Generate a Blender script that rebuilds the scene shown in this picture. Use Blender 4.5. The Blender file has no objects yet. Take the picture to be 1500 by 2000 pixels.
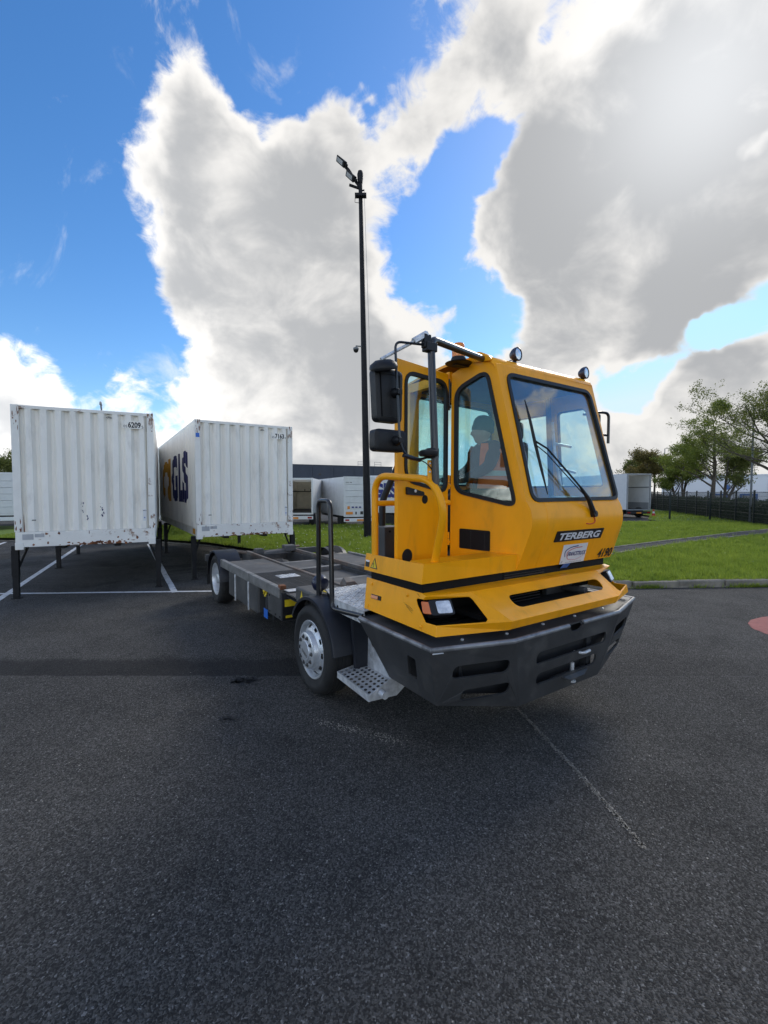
import bpy, bmesh, math, random
import numpy as np
from mathutils import Vector, Matrix
from mathutils.geometry import tessellate_polygon

R_ = math.radians
scene = bpy.context.scene
col = scene.collection
random.seed(7)

# ------------------------------------------------------------------ camera
F_PX, HORIZON, CAM_H = 870.0, 962.0, 1.9
cd = bpy.data.cameras.new('camera')
cd.sensor_fit = 'VERTICAL'
cd.sensor_height = 36.0
cd.lens = F_PX / 2000.0 * 36.0
cd.clip_start = 0.05
cd.clip_end = 3000
cam = bpy.data.objects.new('camera', cd)
col.objects.link(cam)
cam.location = (0, 0, CAM_H)
cam.rotation_euler = (math.pi / 2 - math.atan((1000 - HORIZON) / F_PX), 0, 0)
scene.camera = cam

# ------------------------------------------------------------------ light, sky, exposure
SUN_AZ, SUN_EL = R_(35.0), R_(36.0)          # azimuth right of the viewing direction (+Y)
sun_dir = Vector((math.sin(SUN_AZ) * math.cos(SUN_EL), math.cos(SUN_AZ) * math.cos(SUN_EL), math.sin(SUN_EL)))
sd = bpy.data.lights.new('sun', 'SUN')
sd.energy = 0.8
sd.angle = R_(20)
sd.color = (1.0, 0.95, 0.86)
so = bpy.data.objects.new('sun', sd)
col.objects.link(so)
so.rotation_euler = sun_dir.to_track_quat('Z', 'Y').to_euler()
scene.view_settings.view_transform = 'Standard'
scene.view_settings.look = 'None'
scene.view_settings.gamma = 1.0
scene.view_settings.use_curve_mapping = False
scene.view_settings.exposure = 1.3

world = bpy.data.worlds.new('World')
scene.world = world
world.use_nodes = True
wt = world.node_tree
wt.nodes.clear()


def N(t, kind, **kw):
    n = t.nodes.new(kind)
    for k, v in kw.items():
        setattr(n, k, v)
    return n


def math_node(t, op, a, b=None, c=None, clamp=False):
    n = t.nodes.new('ShaderNodeMath')
    n.operation = op
    n.use_clamp = clamp
    for i, v in enumerate((a, b, c)):
        if v is None:
            continue
        if isinstance(v, (int, float)):
            n.inputs[i].default_value = v
        else:
            t.links.new(v, n.inputs[i])
    return n.outputs[0]


def smooth(t, v, lo, hi, a=0.0, b=1.0):
    n = t.nodes.new('ShaderNodeMapRange')
    n.interpolation_type = 'SMOOTHSTEP'
    t.links.new(v, n.inputs['Value'])
    n.inputs['From Min'].default_value = lo
    n.inputs['From Max'].default_value = hi
    n.inputs['To Min'].default_value = a
    n.inputs['To Max'].default_value = b
    return n.outputs[0]


def mixc(t, fac, a, b, blend='MIX'):
    n = t.nodes.new('ShaderNodeMix')
    n.data_type = 'RGBA'
    n.blend_type = blend
    for sock, v in ((n.inputs[0], fac), (n.inputs[6], a), (n.inputs[7], b)):
        if isinstance(v, (int, float)):
            sock.default_value = v
        elif isinstance(v, tuple):
            sock.default_value = (v[0], v[1], v[2], 1.0)
        else:
            t.links.new(v, sock)
    return n.outputs[2]


def noise(t, vec, scale, detail=4.0, rough=0.55, dist=0.0):
    n = t.nodes.new('ShaderNodeTexNoise')
    n.inputs['Scale'].default_value = scale
    n.inputs['Detail'].default_value = detail
    n.inputs['Roughness'].default_value = rough
    n.inputs['Distortion'].default_value = dist
    if vec is not None:
        t.links.new(vec, n.inputs['Vector'])
    return n.outputs[0]


# where the big cumulus banks and the clear gaps lie: direction, tightness, weight
CLOUDS = [
    (-0.340,0.731,0.592,338.6,1.00),(-0.312,0.777,0.546,123.2,1.00),(-0.213,0.828,0.519,64.6,1.00),(-0.274,0.869,0.412,62.8,1.00),
    (-0.155,0.915,0.373,61.9,1.00),(-0.054,0.805,0.591,160.7,1.00),(0.035,0.781,0.624,362.3,0.90),(-0.408,0.842,0.353,537.6,0.80),
    (-0.202,0.939,0.279,78.8,1.00),(-0.483,0.850,0.209,500.0,0.60),(-0.077,0.972,0.223,85.3,1.00),(-0.287,0.936,0.204,194.5,0.80),
    (-0.124,0.986,0.115,99.4,0.90),(0.395,0.714,0.578,58.1,1.00),(0.298,0.809,0.507,69.3,1.00),(0.500,0.745,0.443,49.7,1.00),
    (0.363,0.849,0.384,77.9,1.00),(0.185,0.702,0.688,390.9,0.90),(0.477,0.638,0.605,147.7,1.00),(0.333,0.892,0.305,138.0,1.00),
    (0.518,0.780,0.352,118.1,0.90),(0.555,0.802,0.220,152.5,1.00),(0.500,0.859,0.110,248.6,0.90),(0.609,0.758,0.233,504.8,0.80),
    (-0.619,0.767,0.167,420.0,0.80),(-0.668,0.740,0.086,388.8,0.90),(0.099,0.923,0.371,635.9,0.80),(0.147,0.741,0.655,583.6,0.60),
    (-0.514,0.720,0.467,61.5,-1.56),(-0.116,0.706,0.699,109.6,-1.56),(-0.528,0.792,0.306,198.2,-1.30),(0.131,0.811,0.570,624.8,-1.30),
    (0.107,0.871,0.480,252.4,-1.43),(0.188,0.923,0.336,632.8,-0.78),(-0.426,0.890,0.164,689.8,-0.52),(0.446,0.872,0.200,962.3,-0.78),
    (0.613,0.743,0.270,1214.8,-0.65),(-0.424,0.664,0.616,149.7,-1.30),(0.031,0.915,0.403,657.5,-1.04),(0.589,0.795,0.147,1719.7,-0.39),
    (-0.124,0.988,0.093,98.4,1.10),(-0.341,0.933,0.119,300.0,0.60),(-0.056,0.986,0.159,225.0,0.80),(0.484,0.865,0.130,331.8,0.90),(0.550,0.830,0.087,274.4,1.00),(0.629,0.774,0.073,258.7,1.00),(-0.531,0.844,0.079,261.0,0.70),(-0.211,0.971,0.113,233.9,0.70),(-0.021,0.933,0.360,615.1,0.70),(0.059,0.764,0.643,529.9,0.60),
    (0.613,0.734,0.291,808.3,-1.60),(0.572,0.778,0.261,1647.7,-1.00),(0.470,0.861,0.193,604.2,-1.60),(0.217,0.914,0.342,515.6,-1.30),(0.152,0.901,0.407,689.5,-0.45),(0.121,0.837,0.534,564.0,-0.54),(0.159,0.795,0.585,1039.5,-0.45),(0.388,0.655,0.648,3429.9,-0.50),(0.224,0.704,0.674,2754.0,-0.60),(-0.009,0.826,0.563,1636.0,-0.60),(-0.246,0.741,0.624,833.6,-0.80),(-0.558,0.783,0.276,259.0,-1.00),(-0.419,0.795,0.438,1014.5,-0.50),(-0.414,0.870,0.268,592.8,-1.00),(-0.513,0.823,0.244,885.3,-0.60),(-0.184,0.725,0.664,626.1,-0.80),(-0.040,0.733,0.679,873.4,-0.80),(0.211,0.856,0.472,642.6,0.90),(0.193,0.823,0.534,927.2,0.50),(0.248,0.883,0.399,578.7,0.60),(0.605,0.772,0.194,841.9,0.60),(0.592,0.759,0.272,1405.1,-1.30),(0.561,0.787,0.255,1253.5,-1.30),(0.521,0.820,0.239,1104.5,-1.30),(0.482,0.849,0.219,991.5,-1.20),(0.431,0.865,0.257,1355.5,-0.60),(-0.128,0.769,0.627,1437.8,-0.70),(-0.042,0.760,0.648,2150.8,-0.60),(-0.196,0.770,0.607,2053.1,-0.50),(-0.082,0.815,0.573,3176.2,-0.50),(0.235,0.691,0.684,2568.8,-0.80),(0.278,0.701,0.657,3697.9,-0.60),(0.253,0.896,0.365,1237.9,-0.50),(0.091,0.900,0.427,856.0,-0.90),(0.519,0.678,0.520,5572.9,-0.90),(0.511,0.696,0.504,6193.7,-0.80),(0.525,0.651,0.548,6366.5,-0.70),
]


def build_sky():
    t = wt
    tc = N(t, 'ShaderNodeTexCoord')
    d = tc.outputs['Generated']
    sky = N(t, 'ShaderNodeTexSky', sky_type='NISHITA')
    sky.sun_disc = False
    sky.sun_elevation = SUN_EL
    sky.sun_rotation = SUN_AZ
    sky.air_density = 1.0
    sky.dust_density = 0.2
    sky.ozone_density = 3.0
    bias = None
    # wobble the directions so that no bank keeps a round outline
    wn = N(t, 'ShaderNodeTexNoise')
    wn.inputs['Scale'].default_value = 4.5
    wn.inputs['Detail'].default_value = 4.0
    wn.inputs['Roughness'].default_value = 0.6
    t.links.new(d, wn.inputs['Vector'])
    w1 = N(t, 'ShaderNodeVectorMath', operation='MULTIPLY_ADD')
    t.links.new(wn.outputs['Color'], w1.inputs[0])
    w1.inputs[1].default_value = (0.22, 0.22, 0.22)
    w1.inputs[2].default_value = (-0.11, -0.11, -0.11)
    w2 = N(t, 'ShaderNodeVectorMath', operation='ADD')
    t.links.new(d, w2.inputs[0])
    t.links.new(w1.outputs[0], w2.inputs[1])
    w3 = N(t, 'ShaderNodeVectorMath', operation='NORMALIZE')
    t.links.new(w2.outputs[0], w3.inputs[0])
    for (x, y, z, k, w) in CLOUDS:
        dp = N(t, 'ShaderNodeVectorMath', operation='DOT_PRODUCT')
        t.links.new(w3.outputs[0], dp.inputs[0])
        dp.inputs[1].default_value = Vector((x, y, z)).normalized()
        e = math_node(t, 'EXPONENT', math_node(t, 'MULTIPLY_ADD', dp.outputs['Value'], k, -k))
        bias = math_node(t, 'MULTIPLY_ADD', e, w, 0.0 if bias is None else bias)
    bias = math_node(t, 'MAXIMUM', math_node(t, 'MINIMUM', bias, 1.6), -1.2)
    mp = N(t, 'ShaderNodeMapping')
    mp.inputs['Scale'].default_value = (1.0, 1.0, 1.3)
    t.links.new(d, mp.inputs['Vector'])
    P = mp.outputs[0]
    soft = noise(t, P, 3.2, 2.0, 0.5, 0.0)            # the large heaps
    edge = noise(t, P, 7.0, 12.0, 0.62, 0.55)          # frayed outlines
    tuft = noise(t, P, 20.0, 8.0, 0.62, 0.8)
    body = math_node(t, 'ADD', math_node(t, 'MULTIPLY_ADD', bias, 0.55, -0.08), math_node(t, 'MULTIPLY_ADD', soft, 1.1, -0.55))
    dens = math_node(t, 'ADD', body, math_node(t, 'MULTIPLY_ADD', edge, 1.8, -0.90))
    dens = math_node(t, 'ADD', dens, math_node(t, 'MULTIPLY_ADD', tuft, 0.8, -0.40))
    mask = smooth(t, dens, -0.16, 0.32)
    # faint wisps in the clear parts
    mw = N(t, 'ShaderNodeMapping')
    mw.inputs['Scale'].default_value = (1.0, 1.0, 0.55)
    mw.inputs['Rotation'].default_value = (0.3, 0.5, 0.2)
    t.links.new(d, mw.inputs['Vector'])
    wisp = smooth(t, noise(t, mw.outputs[0], 8.0, 9.0, 0.6, 0.6), 0.60, 0.80, 0.0, 0.5)
    mask = math_node(t, 'MAXIMUM', mask, wisp)
    # thick hearts of the banks are grey underneath, rims and tops stay white
    mp2 = N(t, 'ShaderNodeMapping')
    mp2.inputs['Scale'].default_value = (1.0, 1.0, 1.3)
    mp2.inputs['Location'].default_value = (0.0, 0.0, 0.14)
    t.links.new(d, mp2.inputs['Vector'])
    above = noise(t, mp2.outputs[0], 3.2, 2.0, 0.5, 0.0)
    under = math_node(t, 'MULTIPLY', math_node(t, 'SUBTRACT', above, soft), 2.6)
    mid = noise(t, P, 6.5, 5.0, 0.55, 0.3)
    sh = math_node(t, 'ADD', math_node(t, 'MULTIPLY_ADD', body, 0.72, 0.06), under)
    sh = math_node(t, 'ADD', sh, math_node(t, 'MULTIPLY_ADD', mid, 2.0, -1.0))
    sh = math_node(t, 'ADD', sh, math_node(t, 'MULTIPLY_ADD', dens, 0.16, 0.0))
    shade = smooth(t, sh, 0.12, 1.0)
    dp = N(t, 'ShaderNodeVectorMath', operation='DOT_PRODUCT')
    t.links.new(d, dp.inputs[0])
    dp.inputs[1].default_value = sun_dir
    # clouds brighten away from the sun, raised as fill for the camera-facing sides
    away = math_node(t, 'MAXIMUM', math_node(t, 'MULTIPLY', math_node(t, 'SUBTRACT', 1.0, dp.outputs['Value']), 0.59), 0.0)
    lit = math_node(t, 'MULTIPLY_ADD', math_node(t, 'MULTIPLY', away, away), CLOUD_FILL - 1.0, 1.0)
    cloud = mixc(t, shade, (0.90, 0.88, 0.85), (0.455, 0.465, 0.48))
    glow = math_node(t, 'EXPONENT', math_node(t, 'MULTIPLY_ADD', dp.outputs['Value'], 90.0, -90.0))
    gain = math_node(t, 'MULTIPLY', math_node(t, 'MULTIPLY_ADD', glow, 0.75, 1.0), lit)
    cs = N(t, 'ShaderNodeVectorMath', operation='SCALE')
    t.links.new(cloud, cs.inputs[0])
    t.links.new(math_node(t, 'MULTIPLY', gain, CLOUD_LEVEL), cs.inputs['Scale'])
    skyc = N(t, 'ShaderNodeVectorMath', operation='SCALE')
    t.links.new(sky.outputs[0], skyc.inputs[0])
    skyc.inputs['Scale'].default_value = SKY_STRENGTH
    hs = N(t, 'ShaderNodeHueSaturation')
    hs.inputs['Hue'].default_value = SKY_HUE
    hs.inputs['Saturation'].default_value = SKY_SAT
    t.links.new(skyc.outputs[0], hs.inputs['Color'])
    air = mixc(t, 1.0, hs.outputs[0], (0.29, 0.375, 0.49), 'DARKEN')      # pale haze low over the horizon
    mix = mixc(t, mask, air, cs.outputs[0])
    bg = N(t, 'ShaderNodeBackground')
    bg.inputs['Strength'].default_value = 1.0
    t.links.new(mix, bg.inputs['Color'])
    out = N(t, 'ShaderNodeOutputWorld')
    t.links.new(bg.outputs[0], out.inputs['Surface'])


SKY_STRENGTH, SKY_HUE, SKY_SAT = 0.074, 0.503, 1.25
CLOUD_LEVEL, CLOUD_FILL = 0.42, 5.0
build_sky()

# ------------------------------------------------------------------ materials
MATS = {}


def principled(name, color, rough=0.5, metal=0.0, coat=0.0, var=0.12, vscale=3.0, bump=0.0, bscale=60.0,
               dirt=None, dirt_amt=0.0, dscale=2.5, spec=0.5, dlo=0.5, dhi=0.7, ddetail=8.0, stretch=(1, 1, 1)):
    """painted / metal / plastic surface with tone variation, patchy dirt and fine relief"""
    m = bpy.data.materials.new(name)
    m.use_nodes = True
    t = m.node_tree
    b = t.nodes['Principled BSDF']
    tc = N(t, 'ShaderNodeTexCoord')
    mp = N(t, 'ShaderNodeMapping')
    mp.inputs['Scale'].default_value = stretch
    t.links.new(tc.outputs['Object'], mp.inputs['Vector'])
    v = mp.outputs[0]
    n = noise(t, v, vscale, 6, 0.6)
    lo = tuple(max(0, c * (1 - var)) for c in color)
    hi = tuple(min(1, c * (1 + var)) for c in color)
    c = mixc(t, smooth(t, n, 0.3, 0.7), lo, hi)
    rr = math_node(t, 'MULTIPLY_ADD', noise(t, v, vscale * 3, 5, 0.6), 0.25, rough - 0.125)
    if dirt is not None:
        dn = smooth(t, noise(t, v, dscale, ddetail, 0.68, 0.2), dlo, dhi)
        f = math_node(t, 'MULTIPLY', dn, dirt_amt)
        c = mixc(t, f, c, dirt)
        rr = math_node(t, 'MULTIPLY_ADD', f, 0.35, rr)
    t.links.new(c, b.inputs['Base Color'])
    t.links.new(rr, b.inputs['Roughness'])
    b.inputs['Metallic'].default_value = metal
    b.inputs['Specular IOR Level'].default_value = spec
    b.inputs['Coat Weight'].default_value = coat
    b.inputs['Coat Roughness'].default_value = 0.08
    if bump > 0:
        bn = N(t, 'ShaderNodeBump')
        bn.inputs['Strength'].default_value = bump
        bn.inputs['Distance'].default_value = 0.01
        t.links.new(noise(t, v, bscale, 4, 0.6), bn.inputs['Height'])
        t.links.new(bn.outputs[0], b.inputs['Normal'])
    MATS[name] = m
    return m


def glass(name, tint, rough=0.0, ior=1.5, boost=1.0, dirt=0.04):
    m = bpy.data.materials.new(name)
    m.use_nodes = True
    t = m.node_tree
    t.nodes.clear()
    tr = N(t, 'ShaderNodeBsdfTransparent')
    tr.inputs['Color'].default_value = (*tint, 1)
    gl = N(t, 'ShaderNodeBsdfGlossy')
    gl.inputs['Roughness'].default_value = rough
    gl.inputs['Color'].default_value = (1, 1, 1, 1)
    ge = N(t, 'ShaderNodeNewGeometry')
    dt = N(t, 'ShaderNodeVectorMath', operation='DOT_PRODUCT')
    t.links.new(ge.outputs['Incoming'], dt.inputs[0])
    t.links.new(ge.outputs['Normal'], dt.inputs[1])
    cc = math_node(t, 'SUBTRACT', 1.0, math_node(t, 'ABSOLUTE', dt.outputs['Value']))
    fr = math_node(t, 'MULTIPLY_ADD', math_node(t, 'POWER', cc, 5.0), 0.96, 0.04)   # the same from both sides of the pane
    f = math_node(t, 'MULTIPLY', fr, boost, clamp=True)
    mx = N(t, 'ShaderNodeMixShader')
    t.links.new(f, mx.inputs[0])
    t.links.new(tr.outputs[0], mx.inputs[1])
    t.links.new(gl.outputs[0], mx.inputs[2])
    df = N(t, 'ShaderNodeBsdfDiffuse')
    df.inputs['Color'].default_value = (0.5, 0.5, 0.48, 1)
    tc = N(t, 'ShaderNodeTexCoord')
    dn = smooth(t, noise(t, tc.outputs['Object'], 2.5, 8, 0.7), 0.4, 0.75, 0.0, dirt)
    mx2 = N(t, 'ShaderNodeMixShader')
    t.links.new(dn, mx2.inputs[0])
    t.links.new(mx.outputs[0], mx2.inputs[1])
    t.links.new(df.outputs[0], mx2.inputs[2])
    o = N(t, 'ShaderNodeOutputMaterial')
    t.links.new(mx2.outputs[0], o.inputs[0])
    MATS[name] = m
    return m


principled('yellow', (0.95, 0.385, 0.005), 0.34, spec=0.2, coat=0.10, var=0.05, vscale=2.0, dirt=(0.40, 0.20, 0.03), dirt_amt=0.30, dscale=2.6, dlo=0.5, dhi=0.72, stretch=(2.2, 2.2, 0.7), bump=0.012, bscale=90)
principled('edge_worn', (0.24, 0.24, 0.245), 0.42, metal=0.5, var=0.3, vscale=8, dirt=(0.06, 0.06, 0.06), dirt_amt=0.7, dscale=5)
principled('bumper_grey', (0.040, 0.040, 0.0405), 0.50, var=0.15, dirt=(0.12, 0.115, 0.105), dirt_amt=0.35, dscale=4, bump=0.08, bscale=250)
principled('chassis_grey', (0.055, 0.055, 0.055), 0.5, var=0.2, dirt=(0.16, 0.145, 0.125), dirt_amt=0.6, dscale=3, bump=0.05)
principled('deck_steel', (0.19, 0.185, 0.175), 0.5, metal=0.2, var=0.3, vscale=6, dirt=(0.09, 0.08, 0.07), dirt_amt=0.7, dscale=4)
principled('deck_grey', (0.075, 0.073, 0.070), 0.6, var=0.25, dirt=(0.20, 0.17, 0.14), dirt_amt=0.6, dscale=2.5, bump=0.1, bscale=90)
principled('rail_steel', (0.16, 0.145, 0.13), 0.55, metal=0.3, var=0.3, dirt=(0.15, 0.08, 0.045), dirt_amt=0.5, dscale=1.6, dlo=0.42, dhi=0.6)
principled('rust', (0.20, 0.075, 0.03), 0.85, var=0.35, vscale=9, bump=0.3, bscale=120)
principled('galvanised', (0.66, 0.67, 0.68), 0.42, metal=0.5, var=0.22, vscale=14, dirt=(0.22, 0.21, 0.19), dirt_amt=0.5, dscale=5)
principled('black_plastic', (0.009, 0.009, 0.010), 0.48, var=0.2, spec=0.35, bump=0.05, bscale=300, dirt=(0.04, 0.039, 0.037), dirt_amt=0.25)
principled('black_paint', (0.013, 0.013, 0.015), 0.32, var=0.2, coat=0.2)
principled('black_band', (0.006, 0.006, 0.007), 0.6, var=0.2, spec=0.2)
principled('fender_black', (0.014, 0.016, 0.022), 0.42, spec=0.4, coat=0.0, var=0.2, dirt=(0.06, 0.055, 0.05), dirt_amt=0.35)
principled('void_black', (0.004, 0.004, 0.004), 0.9)
principled('rubber', (0.014, 0.014, 0.014), 0.75, var=0.25, dirt=(0.06, 0.055, 0.048), dirt_amt=0.5, dscale=6, bump=0.1)
principled('rim_silver', (0.62, 0.64, 0.66), 0.36, metal=0.6, var=0.08, dirt=(0.20, 0.18, 0.15), dirt_amt=0.35, dscale=9)
principled('chrome', (0.7, 0.7, 0.7), 0.18, metal=1.0, var=0.05)
principled('interior_grey', (0.05, 0.058, 0.065), 0.7, var=0.15, bump=0.05, bscale=200)
principled('liner_grey', (0.14, 0.16, 0.18), 0.8, var=0.1)
principled('sticker_white', (0.72, 0.73, 0.74), 0.4, var=0.03)
principled('letter_white', (0.62, 0.64, 0.67), 0.35, var=0.05)
principled('print_black', (0.012, 0.012, 0.013), 0.5)
principled('print_blue', (0.012, 0.02, 0.16), 0.5, var=0.1)
principled('print_red', (0.55, 0.03, 0.03), 0.5)
principled('print_yellow', (0.75, 0.55, 0.02), 0.45)
principled('print_orange', (0.72, 0.25, 0.02), 0.5)
principled('sticker_blue', (0.02, 0.14, 0.55), 0.4)
principled('amber', (0.62, 0.14, 0.012), 0.18, coat=0.5, var=0.1)
principled('beacon_orange', (0.85, 0.24, 0.01), 0.2, coat=0.5, var=0.1)
principled('red_lens', (0.35, 0.012, 0.012), 0.25, coat=0.5)
principled('lamp_glass', (0.72, 0.74, 0.76), 0.12, metal=0.55, var=0.2, vscale=30)
principled('navy_plastic', (0.007, 0.010, 0.035), 0.35, coat=0.3)
principled('gls_yellow', (0.62, 0.30, 0.015), 0.55, var=0.15, dirt=(0.25, 0.16, 0.08), dirt_amt=0.5)
principled('gls_blue', (0.010, 0.012, 0.085), 0.55, var=0.15)
principled('container_white', (0.89, 0.86, 0.785), 0.5, var=0.05, vscale=1.2, dirt=(0.40, 0.37, 0.32), dirt_amt=0.35, dscale=1.5, stretch=(1.6, 1.6, 0.5))
principled('container_rusty', (0.80, 0.785, 0.73), 0.55, var=0.06, vscale=2, dirt=(0.20, 0.085, 0.03), dirt_amt=0.9, dscale=2.6, dlo=0.60, dhi=0.68, ddetail=12)
principled('container_rail', (0.80, 0.785, 0.73), 0.55, var=0.07, vscale=2, dirt=(0.24, 0.11, 0.045), dirt_amt=0.9, dscale=3.2, dlo=0.57, dhi=0.67, ddetail=10)
principled('repaint_grey', (0.40, 0.41, 0.42), 0.6, var=0.1)
principled('leg_dark', (0.011, 0.011, 0.012), 0.6, var=0.3, spec=0.3, dirt=(0.035, 0.028, 0.022), dirt_amt=0.5)
principled('trailer_white', (0.66, 0.665, 0.66), 0.5, var=0.04, dirt=(0.36, 0.35, 0.33), dirt_amt=0.4, dscale=0.8)
principled('trailer_grey', (0.27, 0.28, 0.29), 0.5, var=0.08)
principled('trailer_inside', (0.72, 0.67, 0.56), 0.7, var=0.08)
principled('trailer_dark', (0.02, 0.021, 0.023), 0.7, var=0.3)
principled('pole_dark', (0.008, 0.008, 0.010), 0.6, var=0.25, spec=0.25)
principled('lamp_grey', (0.16, 0.17, 0.18), 0.5, var=0.1)
principled('building_dark', (0.045, 0.055, 0.075), 0.6, var=0.1, vscale=0.3)
principled('building_white', (0.74, 0.76, 0.78), 0.6, var=0.06, vscale=0.2)
principled('building_blue', (0.05, 0.12, 0.30), 0.5)
principled('fence_green', (0.006, 0.013, 0.011), 0.5, var=0.2)
principled('kerb_concrete', (0.20, 0.180, 0.145), 0.9, var=0.3, vscale=4, dirt=(0.10, 0.10, 0.07), dirt_amt=0.6, dscale=3, bump=0.6, bscale=45)
principled('road_white', (0.58, 0.59, 0.60), 0.8, var=0.08, vscale=6, dirt=(0.12, 0.12, 0.125), dirt_amt=0.75, dscale=9, dlo=0.52, dhi=0.66)
principled('road_red', (0.30, 0.085, 0.075), 0.85, var=0.12, vscale=8, dirt=(0.07, 0.06, 0.06), dirt_amt=0.7, dscale=14, dlo=0.55, dhi=0.68, bump=0.4, bscale=150)
principled('path_asphalt', (0.052, 0.052, 0.052), 0.9, var=0.25, vscale=2, spec=0.15, bump=0.5, bscale=120, dirt=(0.09, 0.085, 0.075), dirt_amt=0.4)
principled('scrape_pale', (0.34, 0.315, 0.27), 0.9, var=0.25, vscale=20)
principled('oil_dark', (0.022, 0.022, 0.022), 0.75, var=0.2)
principled('bark', (0.085, 0.068, 0.052), 0.9, var=0.3, vscale=12, bump=0.5, bscale=40)
principled('jacket', (0.022, 0.026, 0.030), 0.85, var=0.2, vscale=10, bump=0.3, bscale=60)
principled('hivis', (0.85, 0.16, 0.03), 0.75, var=0.08, vscale=10)
principled('skin', (0.52, 0.30, 0.21), 0.55, var=0.08)
principled('beanie', (0.028, 0.032, 0.034), 0.95, var=0.2, bump=0.5, bscale=150)
principled('reflective', (0.45, 0.47, 0.40), 0.4)
glass('windscreen_glass', (0.90, 0.96, 0.97), boost=2.3, dirt=0.05)
glass('side_glass', (0.76, 0.89, 0.875), boost=1.5, dirt=0.05)


def leaf_mat(name, c1, c2, trans=0.35):
    m = bpy.data.materials.new(name)
    m.use_nodes = True
    t = m.node_tree
    t.nodes.clear()
    g = N(t, 'ShaderNodeNewGeometry')
    oi = N(t, 'ShaderNodeObjectInfo')
    tc = N(t, 'ShaderNodeTexCoord')
    v = math_node(t, 'MULTIPLY_ADD', g.outputs['Random Per Island'], 0.5, math_node(t, 'MULTIPLY_ADD', noise(t, tc.outputs['Object'], 0.8, 5, 0.65), 1.3, -0.42), clamp=True)
    c = mixc(t, v, c1, c2)
    a = N(t, 'ShaderNodeBsdfPrincipled')
    a.inputs['Roughness'].default_value = 0.55
    t.links.new(c, a.inputs['Base Color'])
    b = N(t, 'ShaderNodeBsdfTranslucent')
    t.links.new(c, b.inputs['Color'])
    mx = N(t, 'ShaderNodeMixShader')
    mx.inputs[0].default_value = trans
    t.links.new(a.outputs[0], mx.inputs[1])
    t.links.new(b.outputs[0], mx.inputs[2])
    o = N(t, 'ShaderNodeOutputMaterial')
    t.links.new(mx.outputs[0], o.inputs[0])
    MATS[name] = m


leaf_mat('leaf_green', (0.11, 0.15, 0.02), (0.26, 0.30, 0.05), 0.5)
leaf_mat('leaf_dark', (0.075, 0.10, 0.018), (0.20, 0.215, 0.045), 0.48)
leaf_mat('leaf_red', (0.13, 0.105, 0.035), (0.26, 0.215, 0.06), 0.5)
leaf_mat('hedge_leaf', (0.012, 0.026, 0.007), (0.045, 0.075, 0.016), 0.2)
leaf_mat('grass_blade', (0.135, 0.215, 0.02), (0.36, 0.43, 0.06), 0.45)
leaf_mat('daisy', (0.55, 0.55, 0.50), (0.8, 0.8, 0.72), 0.2)


def roof_mat():
    m = bpy.data.materials.new('grp_roof')
    m.use_nodes = True
    t = m.node_tree
    t.nodes.clear()
    a = N(t, 'ShaderNodeBsdfDiffuse')
    b = N(t, 'ShaderNodeBsdfTranslucent')
    tc = N(t, 'ShaderNodeTexCoord')
    c = mixc(t, noise(t, tc.outputs['Object'], 1.5, 4), (0.72, 0.70, 0.64), (0.82, 0.80, 0.74))
    t.links.new(c, a.inputs['Color'])
    t.links.new(c, b.inputs['Color'])
    mx = N(t, 'ShaderNodeMixShader')
    mx.inputs[0].default_value = 0.55
    t.links.new(a.outputs[0], mx.inputs[1])
    t.links.new(b.outputs[0], mx.inputs[2])
    o = N(t, 'ShaderNodeOutputMaterial')
    t.links.new(mx.outputs[0], o.inputs[0])
    MATS['grp_roof'] = m


roof_mat()


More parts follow.
